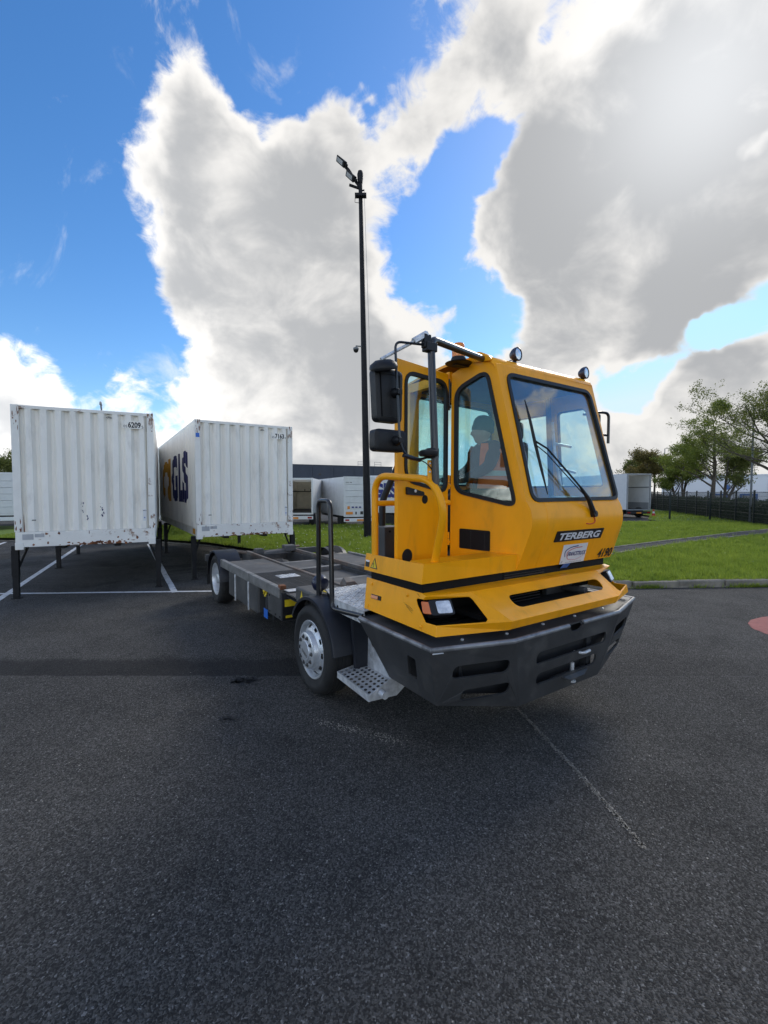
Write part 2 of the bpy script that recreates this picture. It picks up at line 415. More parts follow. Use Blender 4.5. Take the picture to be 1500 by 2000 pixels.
def asphalt_mat():
    m = bpy.data.materials.new('asphalt')
    m.use_nodes = True
    t = m.node_tree
    b = t.nodes['Principled BSDF']
    tc = N(t, 'ShaderNodeTexCoord')
    P = tc.outputs['Object']
    sep = N(t, 'ShaderNodeSeparateXYZ')
    t.links.new(P, sep.inputs[0])
    X, Y = sep.outputs[0], sep.outputs[1]
    jn = N(t, 'ShaderNodeTexNoise')
    jn.inputs['Scale'].default_value = 70.0
    jn.inputs['Detail'].default_value = 3.0
    t.links.new(P, jn.inputs['Vector'])
    jv = N(t, 'ShaderNodeVectorMath', operation='MULTIPLY_ADD')
    t.links.new(jn.outputs['Color'], jv.inputs[0])
    jv.inputs[1].default_value = (0.016, 0.016, 0.0)
    t.links.new(P, jv.inputs[2])
    vor = N(t, 'ShaderNodeTexVoronoi')
    vor.inputs['Scale'].default_value = 135.0
    t.links.new(jv.outputs[0], vor.inputs['Vector'])
    stone = N(t, 'ShaderNodeRGBToBW')
    t.links.new(vor.outputs['Color'], stone.inputs[0])
    big = noise(t, P, 0.35, 6, 0.6)
    mid = noise(t, P, 1.7, 9, 0.7)
    fine = noise(t, P, 130.0, 3, 0.6)
    base = mixc(t, smooth(t, big, 0.3, 0.7), (0.060, 0.057, 0.053), (0.086, 0.0825, 0.077))
    base = mixc(t, math_node(t, 'MULTIPLY', smooth(t, mid, 0.45, 0.66), 0.7), base, (0.049, 0.047, 0.044))
    # single stones: dark, mid and a few pale ones
    st = smooth(t, stone.outputs[0], 0.25, 0.85, 0.52, 1.60)
    bs = N(t, 'ShaderNodeVectorMath', operation='SCALE')
    t.links.new(base, bs.inputs[0])
    t.links.new(math_node(t, 'MULTIPLY', st, math_node(t, 'MULTIPLY_ADD', fine, 0.8, 0.6)), bs.inputs['Scale'])
    c = bs.outputs[0]
    pale = smooth(t, stone.outputs[0], 0.74, 0.80)
    pale = math_node(t, 'MULTIPLY', pale, smooth(t, noise(t, P, 45.0, 2), 0.50, 0.62))
    c = mixc(t, math_node(t, 'MULTIPLY', pale, 0.75), c, (0.24, 0.235, 0.225))
    # tar band where two layings of asphalt meet
    wob = math_node(t, 'MULTIPLY_ADD', noise(t, P, 1.3, 6, 0.7), 0.5, -0.25)
    yy = math_node(t, 'ADD', Y, wob)
    yj = math_node(t, 'ADD', Y, math_node(t, 'MULTIPLY_ADD', noise(t, P, 3.0, 8, 0.75), 0.22, -0.11))
    e0 = smooth(t, yj, 4.52, 4.56)
    e1 = math_node(t, 'SUBTRACT', 1.0, smooth(t, yy, 4.92, 5.12))
    left = math_node(t, 'SUBTRACT', 1.0, smooth(t, X, 0.0, 2.6, 0.0, 0.78))
    band = math_node(t, 'MULTIPLY', math_node(t, 'MULTIPLY', e0, e1), left)
    c = mixc(t, math_node(t, 'MULTIPLY', band, 0.66), c, (0.014, 0.014, 0.015))
    # the narrow open joint itself
    joint = math_node(t, 'MULTIPLY', smooth(t, Y, 4.495, 4.515), math_node(t, 'SUBTRACT', 1.0, smooth(t, Y, 4.53, 4.55)))
    c = mixc(t, math_node(t, 'MULTIPLY', math_node(t, 'MULTIPLY', joint, smooth(t, noise(t, P, 4.0, 5, 0.7), 0.4, 0.6)), 0.35), c, (0.10, 0.10, 0.10))
    # drip stains in the loading bays
    bay = math_node(t, 'MULTIPLY', smooth(t, Y, 7.6, 9.0), math_node(t, 'SUBTRACT', 1.0, smooth(t, X, -3.5, -1.5)))
    stn = smooth(t, noise(t, P, 0.55, 7, 0.7, 0.4), 0.48, 0.62)
    c = mixc(t, math_node(t, 'MULTIPLY', math_node(t, 'MULTIPLY', bay, stn), 0.6), c, (0.020, 0.019, 0.018))
    t.links.new(c, b.inputs['Base Color'])
    rr = math_node(t, 'MULTIPLY_ADD', mid, 0.2, 0.76)
    t.links.new(rr, b.inputs['Roughness'])
    b.inputs['Specular IOR Level'].default_value = 0.14
    bn = N(t, 'ShaderNodeBump')
    bn.inputs['Strength'].default_value = 1.0
    bn.inputs['Distance'].default_value = 0.006
    hgt = math_node(t, 'MULTIPLY_ADD', vor.outputs['Distance'], -1.0, math_node(t, 'MULTIPLY', fine, 0.7))
    t.links.new(hgt, bn.inputs['Height'])
    t.links.new(bn.outputs[0], b.inputs['Normal'])
    MATS['asphalt'] = m


asphalt_mat()


def lawn_mat():
    m = bpy.data.materials.new('lawn_soil')
    m.use_nodes = True
    t = m.node_tree
    b = t.nodes['Principled BSDF']
    tc = N(t, 'ShaderNodeTexCoord')
    P = tc.outputs['Object']
    c = mixc(t, smooth(t, noise(t, P, 0.5, 6, 0.6), 0.3, 0.7), (0.085, 0.15, 0.016), (0.14, 0.21, 0.028))
    c = mixc(t, math_node(t, 'MULTIPLY', smooth(t, noise(t, P, 9.0, 6, 0.7), 0.45, 0.75), 0.6), c, (0.06, 0.10, 0.014))
    t.links.new(c, b.inputs['Base Color'])
    b.inputs['Roughness'].default_value = 0.9
    bn = N(t, 'ShaderNodeBump')
    bn.inputs['Strength'].default_value = 0.8
    bn.inputs['Distance'].default_value = 0.05
    t.links.new(noise(t, P, 22.0, 5, 0.7), bn.inputs['Height'])
    t.links.new(bn.outputs[0], b.inputs['Normal'])
    MATS['lawn_soil'] = m


lawn_mat()

# ------------------------------------------------------------------ geometry helpers


def V(*a):
    return Vector(a)


def link(name, me, mat, parent=None, smooth_shade=False, bevel=0.0, loc=None):
    if mat is not None and not me.materials:
        me.materials.append(MATS[mat])
    if smooth_shade:
        me.polygons.foreach_set('use_smooth', [True] * len(me.polygons))
        if smooth_shade != 'all':
            me.set_sharp_from_angle(angle=R_(40))
    o = bpy.data.objects.new(name, me)
    col.objects.link(o)
    if parent is not None:
        o.parent = parent
    if loc is not None:
        o.location = loc
    if bevel > 0:
        md = o.modifiers.new('bevel', 'BEVEL')
        md.width = bevel
        md.segments = 2
        md.limit_method = 'ANGLE'
        md.angle_limit = R_(35)
    return o


def mesh(name, verts, faces):
    me = bpy.data.meshes.new(name)
    me.from_pydata([tuple(v) for v in verts], [], faces)
    me.update()
    return me


class MB:
    def __init__(self):
        self.v, self.f = [], []

    def add(self, verts, faces):
        n = len(self.v)
        self.v += [Vector(v) for v in verts]
        self.f += [tuple(i + n for i in f) for f in faces]
        return self

    def box(self, x0, x1, y0, y1, z0, z1, M=None):
        x0, x1 = sorted((x0, x1)); y0, y1 = sorted((y0, y1)); z0, z1 = sorted((z0, z1))
        p = [V(x, y, z) for z in (z0, z1) for y in (y0, y1) for x in (x0, x1)]
        if M is not None:
            p = [M @ q for q in p]
        return self.add(p, [(0, 2, 3, 1), (4, 5, 7, 6), (0, 1, 5, 4), (2, 6, 7, 3), (0, 4, 6, 2), (1, 3, 7, 5)])

    def hexa(self, b, t):
        """eight corners: bottom four then top four, both counter-clockwise from above"""
        return self.add(list(b) + list(t), [(3, 2, 1, 0), (4, 5, 6, 7), (0, 1, 5, 4), (1, 2, 6, 5), (2, 3, 7, 6), (3, 0, 4, 7)])

    def tube(self, pts, r, seg=10, closed=False):
        pts = [Vector(p) for p in pts]
        n = len(pts)
        rs = r if isinstance(r, (list, tuple)) else [r] * n
        tang = []
        for i in range(n):
            a = pts[(i - 1) % n] if (closed or i > 0) else pts[i]
            b = pts[(i + 1) % n] if (closed or i < n - 1) else pts[i]
            tang.append((b - a).normalized())
        up = V(0, 0, 1) if abs(tang[0].z) < 0.9 else V(1, 0, 0)
        nrm = (up - tang[0] * up.dot(tang[0])).normalized()
        base = len(self.v)
        for i in range(n):
            nrm = (nrm - tang[i] * nrm.dot(tang[i])).normalized()
            bi = tang[i].cross(nrm)
            for k in range(seg):
                a = 2 * math.pi * k / seg
                self.v.append(pts[i] + (nrm * math.cos(a) + bi * math.sin(a)) * rs[i])
        for i in range(n if closed else n - 1):
            j = (i + 1) % n
            for k in range(seg):
                l = (k + 1) % seg
                self.f.append((base + i * seg + k, base + i * seg + l, base + j * seg + l, base + j * seg + k))
        if not closed:
            self.f.append(tuple(base + k for k in range(seg))[::-1])
            self.f.append(tuple(base + (n - 1) * seg + k for k in range(seg)))
        return self

    def lathe(self, prof, M=None, seg=32, cap=True):
        """profile of (radius, height) pairs turned about local z"""
        M = M or Matrix()
        base = len(self.v)
        for (r, z) in prof:
            for k in range(seg):
                a = 2 * math.pi * k / seg
                self.v.append(M @ V(r * math.cos(a), r * math.sin(a), z))
        for i in range(len(prof) - 1):
            for k in range(seg):
                l = (k + 1) % seg
                self.f.append((base + i * seg + k, base + i * seg + l, base + (i + 1) * seg + l, base + (i + 1) * seg + k))
        if cap:
            self.f.append(tuple(base + k for k in range(seg))[::-1])
            self.f.append(tuple(base + (len(prof) - 1) * seg + k for k in range(seg)))
        return self

    def build(self, name, mat, parent=None, smooth_shade=False, bevel=0.0, loc=None):
        return link(name, mesh(name, self.v, self.f), mat, parent, smooth_shade, bevel, loc)


def fillet(pts, r, n=5):
    pts = [Vector(p) for p in pts]
    out = [pts[0]]
    for i in range(1, len(pts) - 1):
        a, b, c = pts[i - 1], pts[i], pts[i + 1]
        d1, d2 = (a - b), (c - b)
        q = min(r, d1.length * 0.48, d2.length * 0.48)
        p0, p2 = b + d1.normalized() * q, b + d2.normalized() * q
        for k in range(n + 1):
            t = k / n
            out.append(p0 * (1 - t) ** 2 + b * 2 * t * (1 - t) + p2 * t * t)
    out.append(pts[-1])
    return out


def round_poly(pts, r, n=5):
    pts = [Vector(p) for p in pts]
    out = []
    m = len(pts)
    for i in range(m):
        a, b, c = pts[i - 1], pts[i], pts[(i + 1) % m]
        d1, d2 = a - b, c - b
        q = min(r, d1.length * 0.48, d2.length * 0.48)
        p0, p2 = b + d1.normalized() * q, b + d2.normalized() * q
        for k in range(n + 1):
            t = k / n
            out.append(p0 * (1 - t) ** 2 + b * 2 * t * (1 - t) + p2 * t * t)
    return out


def newell(pts):
    n = V(0, 0, 0)
    for i in range(len(pts)):
        a, b = pts[i], pts[(i + 1) % len(pts)]
        n += V((a.y - b.y) * (a.z + b.z), (a.z - b.z) * (a.x + b.x), (a.x - b.x) * (a.y + b.y))
    return n.normalized()


def inset(pts, d, nrm):
    """shrink (d>0) a densely sampled convex outline in its plane"""
    out = []
    m = len(pts)
    c = sum(pts, V(0, 0, 0)) / m
    for i in range(m):
        a, b = pts[i - 1], pts[(i + 1) % m]
        t = (b - a).normalized()
        s = t.cross(nrm)
        if s.dot(c - pts[i]) < 0:
            s = -s
        out.append(pts[i] + s * d)
    return out


def plate_mb(mb, outer, holes, thick, outward):
    outer = [Vector(p) for p in outer]
    holes = [[Vector(p) for p in h] for h in holes]
    n = newell(outer)
    if n.dot(Vector(outward)) < 0:
        n = -n
    loops = [outer] + holes
    # flatten to 2-D for a robust tessellation
    u = (outer[1] - outer[0]).normalized()
    w = n.cross(u).normalized()
    o = outer[0]
    flat = [[V((p - o).dot(u), (p - o).dot(w), 0) for p in l] for l in loops]
    tris = tessellate_polygon(flat)
    pts = [p for l in loops for p in l]
    fl = [p for l in flat for p in l]
    K = len(pts)
    faces = []
    for (a, b, c) in tris:
        A = (fl[b] - fl[a]).cross(fl[c] - fl[a]).z
        if abs(A) < 1e-12:
            continue
        if A < 0:
            a, b, c = a, c, b
        faces.append((a, b, c))
        if thick > 0:
            faces.append((a + K, c + K, b + K))
    if thick > 0:
        off = 0
        for li, l in enumerate(loops):
            m = len(l)
            area = sum(flat[li][i].x * flat[li][(i + 1) % m].y - flat[li][(i + 1) % m].x * flat[li][i].y for i in range(m))
            flip = (area < 0) if li == 0 else (area > 0)
            for i in range(m):
                a, b = off + i, off + (i + 1) % m
                f = (a, a + K, b + K, b)
                faces.append(f[::-1] if flip else f)
            off += m
    allp = pts + ([p - n * thick for p in pts] if thick > 0 else [])
    mb.add(allp, faces)
    return n


def plate(name, outer, holes, thick, outward, mat, parent=None, bevel=0.0):
    mb = MB()
    plate_mb(mb, outer, holes, thick, outward)
    return mb.build(name, mat, parent, False, bevel)


def window(corners, r, outward, parent, glass_mat, seal=0.03, name='window', recess=0.012, off=0.0):
    """glass pane with its rubber seal; returns the outline to cut from the wall"""
    n = newell([Vector(c) for c in corners])
    if n.dot(Vector(outward)) < 0:
        n = -n
    ol = round_poly(corners, r, 6)
    hole = inset(ol, 0.006, n)
    inner = inset(ol, seal, n)
    lift = n * 0.010
    g = plate(name, [p - n * recess for p in inset(ol, seal * 0.5, n)], [], 0.005, n, glass_mat, parent)
    mb = MB()
    plate_mb(mb, [p + lift for p in ol], [[p + lift for p in inner]], 0.03, n)
    mb.build('window_seal', 'black_plastic', g)
    return hole


def text_mesh(s, bold=0.0, shear=0.0, space=1.0):
    cu = bpy.data.curves.new('txt', 'FONT')
    cu.body = s
    cu.size = 1.0
    cu.offset = bold
    cu.shear = shear
    cu.space_character = space
    cu.resolution_u = 3
    ob = bpy.data.objects.new('txt', cu)
    col.objects.link(ob)
    me = bpy.data.meshes.new_from_object(ob)
    col.objects.unlink(ob)
    bpy.data.objects.remove(ob)
    v = [w.co.copy() for w in me.vertices]
    f = [tuple(p.vertices) for p in me.polygons]
    bpy.data.meshes.remove(me)
    xs = [p.x for p in v]; ys = [p.y for p in v]
    x0, x1, y0, y1 = min(xs), max(xs), min(ys), max(ys)
    v = [V((p.x - x0) / (x1 - x0), (p.y - y0) / (y1 - y0), 0) for p in v]
    return v, f


def text_at(s, o, u, v, w, h, mat, parent, name='lettering', bold=0.02, shear=0.0, lift=0.0, space=1.0):
    """lettering w wide and h high whose lower left corner is o, reading along u, upright along v"""
    o, u, v = Vector(o), Vector(u).normalized(), Vector(v).normalized()
    n = u.cross(v)
    tv, tf = text_mesh(s, bold, shear, space)
    me = mesh(name, [o + u * (p.x * w) + v * (p.y * h) + n * lift for p in tv], tf)
    return link(name, me, mat, parent)


def thing(name, label, cat, loc=(0, 0, 0), rz=0.0, group=None):
    o = bpy.data.objects.new(name, None)
    o.empty_display_size = 0.2
    col.objects.link(o)
    o.location = loc
    o.rotation_euler = (0, 0, rz)
    return tag(o, label, cat, group)


def tag(o, label, cat, group=None):
    o['label'] = label
    o['category'] = cat
    if group:
        o['group'] = group
    return o


def structure(o, label=None):
    o['kind'] = 'structure'
    if label:
        o['label'] = label
    return o


def rotM(axis_to, loc):
    """matrix whose local z points along axis_to"""
    q = Vector(axis_to).to_track_quat('Z', 'Y')
    return Matrix.Translation(Vector(loc)) @ q.to_matrix().to_4x4()


# ================================================================== SETTING
me = mesh('ground', [(-400, -60, 0), (400, -60, 0), (400, 900, 0), (-400, 900, 0)], [(0, 1, 2, 3)])
structure(link('ground', me, 'asphalt'))

# lawn: a raised sheet behind the kerb, winding round the parking bays
KERB = [(-30, 18.6), (-14, 17.4), (-9.0, 17.2), (-6.3, 15.9), (-3.6, 13.6), (-0.6, 11.0), (1.6, 9.45), (3.2, 8.78), (4.94, 8.84), (7.82, 9.0), (12.0, 9.3), (22.0, 10.2), (30.0, 11.0)]
BACK = [(30.0, 24.0), (21.6, 25.8), (24.2, 33.0), (27.4, 42.0), (30.0, 52.0), (23.2, 52.0), (20.6, 34.5), (17.6, 29.6), (17.2, 27.4), (12.6, 26.6), (3.0, 25.0), (-8.0, 23.2), (-30, 24.5)]
LAWN_Z = 0.115


def poly_sheet(name, pts, z, mat):
    fl = [V(p[0], p[1], 0) for p in pts]
    tris = tessellate_polygon([fl])
    faces = []
    for (a, b, c) in tris:
        if (fl[b] - fl[a]).cross(fl[c] - fl[a]).z < 0:
            b, c = c, b
        faces.append((a, b, c))
    return link(name, mesh(name, [(p[0], p[1], z) for p in pts], faces), mat)


lawn_outline = KERB + BACK
structure(poly_sheet('lawn', lawn_outline, LAWN_Z, 'lawn_soil'))

# footpath crossing the lawn
PATH_A = [(2.6, 9.9), (4.4, 11.1), (6.69, 12.8), (9.3, 14.77), (12.5, 16.8), (15.3, 18.5), (20.0, 20.6), (30.0, 24.0)]
PATH_B = [(30.0, 25.8), (20.0, 22.2), (15.8, 19.75), (13.6, 18.3), (10.3, 16.2), (7.6, 14.4), (4.6, 12.3), (1.9, 10.4)]
structure(poly_sheet('footpath', PATH_A + PATH_B, LAWN_Z + 0.02, 'path_asphalt'))
for nm, line in (('path_edging', PATH_A), ('path_edging', PATH_B)):
    mb = MB()
    for (a, b) in zip(line[:-1], line[1:]):
        a, b = V(a[0], a[1], 0), V(b[0], b[1], 0)
        dr = (b - a).normalized()
        s = V(-dr.y, dr.x, 0) * 0.045
        mb.hexa([q + V(0, 0, 0.05) for q in (a - s, b - s, b + s, a + s)], [q + V(0, 0, LAWN_Z + 0.05) for q in (a - s, b - s, b + s, a + s)])
    structure(mb.build(nm, 'kerb_concrete'))

# kerb: a concrete bed with single stones, each a little out of line
kb = MB()
for (a, b) in zip(KERB[:-1], KERB[1:]):
    a, b = V(a[0], a[1], 0), V(b[0], b[1], 0)
    dr = (b - a).normalized()
    s = V(-dr.y, dr.x, 0)
    kb.hexa([a - s * 0.07, b - s * 0.07, b + s * 0.05, a + s * 0.05], [q + V(0, 0, 0.03) for q in (a - s * 0.07, b - s * 0.07, b + s * 0.05, a + s * 0.05)])
kerb = structure(kb.build('kerb', 'kerb_concrete'))
rk = random.Random(3)
stone_me = []
for k in range(4):
    b = MB()
    b.box(-0.492, 0.492, -0.07, 0.07, 0.0, 0.135)
    bm = bmesh.new()
    me = mesh('kerb_stone', b.v, b.f)
    bm.from_mesh(me)
    bmesh.ops.bevel(bm, geom=list(bm.edges), offset=0.018, segments=1, affect='EDGES')
    for v in bm.verts:
        v.co += V(rk.uniform(-.006, .006), rk.uniform(-.006, .006), rk.uniform(-.006, .006))
    bm.to_mesh(me)
    bm.free()
    me.materials.append(MATS['kerb_concrete'])
    stone_me.append(me)
for (a, b) in zip(KERB[5:-1], KERB[6:]):
    a, b = V(a[0], a[1], 0), V(b[0], b[1], 0)
    L = (b - a).length
    n = max(1, round(L))
    for i in range(n):
        p = a.lerp(b, (i + 0.5) / n)
        o = bpy.data.objects.new('kerb_stone', rk.choice(stone_me))
        col.objects.link(o)
        o.parent = kerb
        dr = b - a
        o.location = (p.x + rk.uniform(-.01, .01), p.y + rk.uniform(-.012, .012), rk.uniform(-.008, .006))
        o.rotation_euler = (0, 0, math.atan2(dr.y, dr.x) + rk.uniform(-.012, .012))
        o.scale = (L / n, 1, 1)

# painted bay lines, each a thin sheet on the asphalt


def road_line(a, b, w, mat='road_white', name='bay_line', z=0.004):
    a, b = V(a[0], a[1], z), V(b[0], b[1], z)
    dr = (b - a).normalized()
    s = V(-dr.y, dr.x, 0) * w / 2
    n = max(2, int((b - a).length / 0.25))
    rr = random.Random(hash((round(a.x, 2), round(a.y, 2))) & 0xffff)
    vs, fs = [], []
    for i in range(n + 1):
        p = a.lerp(b, i / n)
        j = rr.uniform(-.006, .006)
        vs += [p - s * (1 + j * 10), p + s * (1 - j * 10)]
        if i:
            fs.append((2 * i - 2, 2 * i, 2 * i + 1, 2 * i - 1))
    me = mesh(name, vs, fs)
    return structure(link(name, me, mat))


road_line((-6.55, 7.25), (-11.4, 16.9), 0.11)
road_line((-11.6, 8.02), (-3.1, 8.50), 0.10, z=0.008)
road_line((-3.98, 8.40), (-8.7, 16.4), 0.11)
road_line((-9.6, 8.0), (-14.5, 17.0), 0.11)
# red painted disc
rr = random.Random(5)
disc = [(6.05 + math.cos(a) * 0.92 * (1 + rr.uniform(-.015, .015)), 5.93 + math.sin(a) * 0.82 * (1 + rr.uniform(-.015, .015))) for a in [2 * math.pi * i / 64 for i in range(64)]]
structure(poly_sheet('red_paint_disc', disc, 0.004, 'road_red'))


def flecks(name, pts, spread, n, size, mat, seed, z=0.004):
    """a scrape on the asphalt made of many small irregular chips"""
    rr = random.Random(seed)
    vs, fs = [], []
    pts = [V(p[0], p[1], z) for p in pts]
    seg = [(pts[i + 1] - pts[i]).length for i in range(len(pts) - 1)]
    tot = sum(seg)
    for i in range(n):
        d = rr.random() * tot
        k = 0
        while k < len(seg) - 1 and d > seg[k]:
            d -= seg[k]
            k += 1
        p = pts[k].lerp(pts[k + 1], d / seg[k]) + V(rr.gauss(0, spread), rr.gauss(0, spread), 0)
        m = rr.randint(4, 6)
        a0 = rr.random() * 6.28
        sz = size * rr.uniform(0.4, 1.3)
        b = len(vs)
        for q in range(m):
            a = a0 + 2 * math.pi * q / m
            vs.append(p + V(math.cos(a) * sz * rr.uniform(.6, 1.2), math.sin(a) * sz * rr.uniform(.6, 1.2), 0))
        fs.append(tuple(range(b, b + m)))
    return structure(link(name, mesh(name, vs, fs), mat))


flecks('scrape_mark', [(1.17, 3.85), (1.30, 3.05), (1.36, 2.6), (1.39, 2.3)], 0.008, 1300, 0.0055, 'scrape_pale', 1)
flecks('scuff_mark', [(-0.56, 3.63), (-0.2, 3.47), (0.16, 3.30)], 0.032, 260, 0.006, 'scrape_pale', 2)
flecks('oil_stain', [(-1.52, 4.42), (-1.28, 4.41)], 0.045, 150, 0.016, 'oil_dark', 3)
flecks('oil_stain', [(-1.36, 3.66), (-1.25, 3.66)], 0.02, 60, 0.011, 'oil_dark', 4)
flecks('oil_stain', [(-1.9, 3.75), (-1.6, 3.75)], 0.05, 8, 0.02, 'oil_dark', 6)

g_ = flecks('loose_grit', [(-3.2, 3.1), (3.4, 3.1)], 0.85, 420, 0.0045, 'scrape_pale', 8)
g_['kind'] = 'stuff'
g_['label'] = 'pale loose grit scattered over the asphalt'
g_['category'] = 'grit'
g_ = flecks('oil_drips', [(-2.6, 6.9), (-0.9, 6.2), (0.4, 5.2)], 0.28, 160, 0.018, 'oil_dark', 9)

# grass blades and daisies


def inside(poly, x, y):
    c = False
    j = len(poly) - 1
    for i in range(len(poly)):
        xi, yi = poly[i]; xj, yj = poly[j]
        if (yi > y) != (yj > y) and x < (xj - xi) * (y - yi) / (yj - yi) + xi:
            c = not c
        j = i
    return c


def inside_np(poly, x, y):
    c = np.zeros(len(x), bool)
    j = len(poly) - 1
    for i in range(len(poly)):
        xi, yi = poly[i]; xj, yj = poly[j]
        if yi != yj:
            k = ((yi > y) != (yj > y)) & (x < (xj - xi) * (y - yi) / (yj - yi) + xi)
            c ^= k
        j = i
    return c


def grass():
    rg = np.random.default_rng(11)
    path = PATH_A + PATH_B
    allv = []
    for (y0, y1, n, h, w) in ((8.6, 12.5, 130000, 0.075, 0.010), (12.5, 18, 150000, 0.085, 0.014), (18, 27, 110000, 0.09, 0.022), (27, 42, 30000, 0.10, 0.035)):
        x = rg.uniform(-16 if y0 > 12 else -4, min(30, y1 * 0.95), n)
        y = rg.uniform(y0, y1, n)
        # keep only what the place in view could show
        k = inside_np(lawn_outline, x, y) & ~inside_np(path, x, y) & (np.abs(x) < y * 0.95 + 1.0)
        x, y = x[k], y[k]
        n2 = len(x)
        patch = np.sin(x * 1.3 + 2 * np.sin(y * 0.7)) * np.cos(y * 1.1 + np.sin(x * 0.9))
        hh = h * rg.uniform(0.45, 1.25, n2) * (1 + 0.35 * patch)
        a = rg.uniform(0, 2 * np.pi, n2)
        lean = rg.normal(0, 0.45, n2) * hh
        la = rg.uniform(0, 2 * np.pi, n2)
        ww = w * rg.uniform(0.6, 1.3, n2)
        p0 = np.stack([x - np.cos(a) * ww, y - np.sin(a) * ww, np.full(n2, LAWN_Z)], 1)
        p1 = np.stack([x + np.cos(a) * ww, y + np.sin(a) * ww, np.full(n2, LAWN_Z)], 1)
        p2 = np.stack([x + np.cos(la) * lean, y + np.sin(la) * lean, LAWN_Z + hh], 1)
        allv.append(np.stack([p0, p1, p2], 1).reshape(-1, 3))
    nt = 5200
    x = rg.uniform(-12, 20, nt); y = 8.7 + rg.random(nt) ** 1.4 * 16
    k = inside_np(lawn_outline, x, y) & ~inside_np(path, x, y) & (np.abs(x) < y * 0.95 + 1.0)
    x, y = np.repeat(x[k], 14), np.repeat(y[k], 14)
    n2 = len(x)
    x0, y0 = x + rg.normal(0, .035, n2), y + rg.normal(0, .035, n2)
    hh = rg.uniform(.08, .19, n2)
    a = rg.uniform(0, 2 * np.pi, n2)
    w_ = .004 + .0006 * y
    la, lean = rg.uniform(0, 2 * np.pi, n2), rg.uniform(.1, .7, n2) * hh
    p0 = np.stack([x0 - np.cos(a) * w_, y0 - np.sin(a) * w_, np.full(n2, LAWN_Z - .01)], 1)
    p1 = np.stack([x0 + np.cos(a) * w_, y0 + np.sin(a) * w_, np.full(n2, LAWN_Z - .01)], 1)
    p2 = np.stack([x0 + np.cos(la) * lean, y0 + np.sin(la) * lean, LAWN_Z + hh], 1)
    allv.append(np.stack([p0, p1, p2], 1).reshape(-1, 3))
    # weeds growing out of the kerb joint
    xs = np.concatenate([rg.normal(c_, s_, q_) for c_, s_, q_ in ((5.25, .16, 200), (7.35, .22, 260), (7.9, .1, 90), (6.3, .1, 50), (8.7, .3, 160))])
    n2 = len(xs)
    ys = 8.75 + (xs - 4.94) * .055 + rg.normal(0, .012, n2) - .005
    hh = rg.uniform(.03, .12, n2)
    a = rg.uniform(0, 2 * np.pi, n2)
    la = rg.uniform(np.pi, 2 * np.pi, n2)
    lean = rg.uniform(.2, .9, n2) * hh
    p0 = np.stack([xs - np.cos(a) * .007, ys - np.sin(a) * .007, np.zeros(n2)], 1)
    p1 = np.stack([xs + np.cos(a) * .007, ys + np.sin(a) * .007, np.zeros(n2)], 1)
    p2 = np.stack([xs + np.cos(la) * lean, ys + np.sin(la) * lean, hh], 1)
    allv.append(np.stack([p0, p1, p2], 1).reshape(-1, 3))
    v = np.concatenate(allv).astype(np.float32)
    me = bpy.data.meshes.new('grass')
    nv = len(v)
    me.vertices.add(nv)
    me.vertices.foreach_set('co', v.ravel())
    me.loops.add(nv)
    me.loops.foreach_set('vertex_index', np.arange(nv, dtype=np.int32))
    me.polygons.add(nv // 3)
    me.polygons.foreach_set('loop_start', np.arange(0, nv, 3, dtype=np.int32))
    me.update(calc_edges=True)
    o = link('grass', me, 'grass_blade')
    o['kind'] = 'stuff'
    o['label'] = 'bright green grass blades on the lawn behind the kerb'
    o['category'] = 'grass'
    # daisies
    n = 900
    x = rg.uniform(-7, 14, n); y = rg.uniform(9, 23, n)
    k = inside_np(lawn_outline, x, y) & ~inside_np(path, x, y) & ((x < 3.5) | (rg.random(n) < 0.08))
    mb = MB()
    for px, py in zip(x[k], y[k]):
        r = float(rg.uniform(0.012, 0.026))
        z = LAWN_Z + float(rg.uniform(0.07, 0.13))
        tx, ty = rg.normal(0, 0.35, 2)
        M = Matrix.Translation((float(px), float(py), z)) @ Matrix.Rotation(float(tx), 4, 'X') @ Matrix.Rotation(float(ty), 4, 'Y')
        mb.add([M @ V(r * math.cos(i * 1.0472), r * math.sin(i * 1.0472), 0) for i in range(6)] + [M @ V(0, 0, r * 0.7)], [(i, (i + 1) % 6, 6) for i in range(6)])
    o = mb.build('daisies', 'daisy')
    o['kind'] = 'stuff'
    o['label'] = 'small white daisies scattered over the lawn'
    o['category'] = 'flowers'


grass()

# ================================================================== THE YARD TRUCK
TRUCK_O = V(0.387, 4.855, 0.0)
TRUCK_RZ = R_(213.9)
TRUCK_M = Matrix.Translation(TRUCK_O) @ Matrix.Rotation(TRUCK_RZ, 4, 'Z')
# truck frame: +x = its right-hand side (towards the left of the picture), +y = forward, z up, y = 0 at the front axle


def mir(p):
    return V(-p[0], p[1], p[2])


def SX(y):
    """x of the angled cab side wall at length y"""
    return 0.42 - 0.3828 * (y - 0.95)


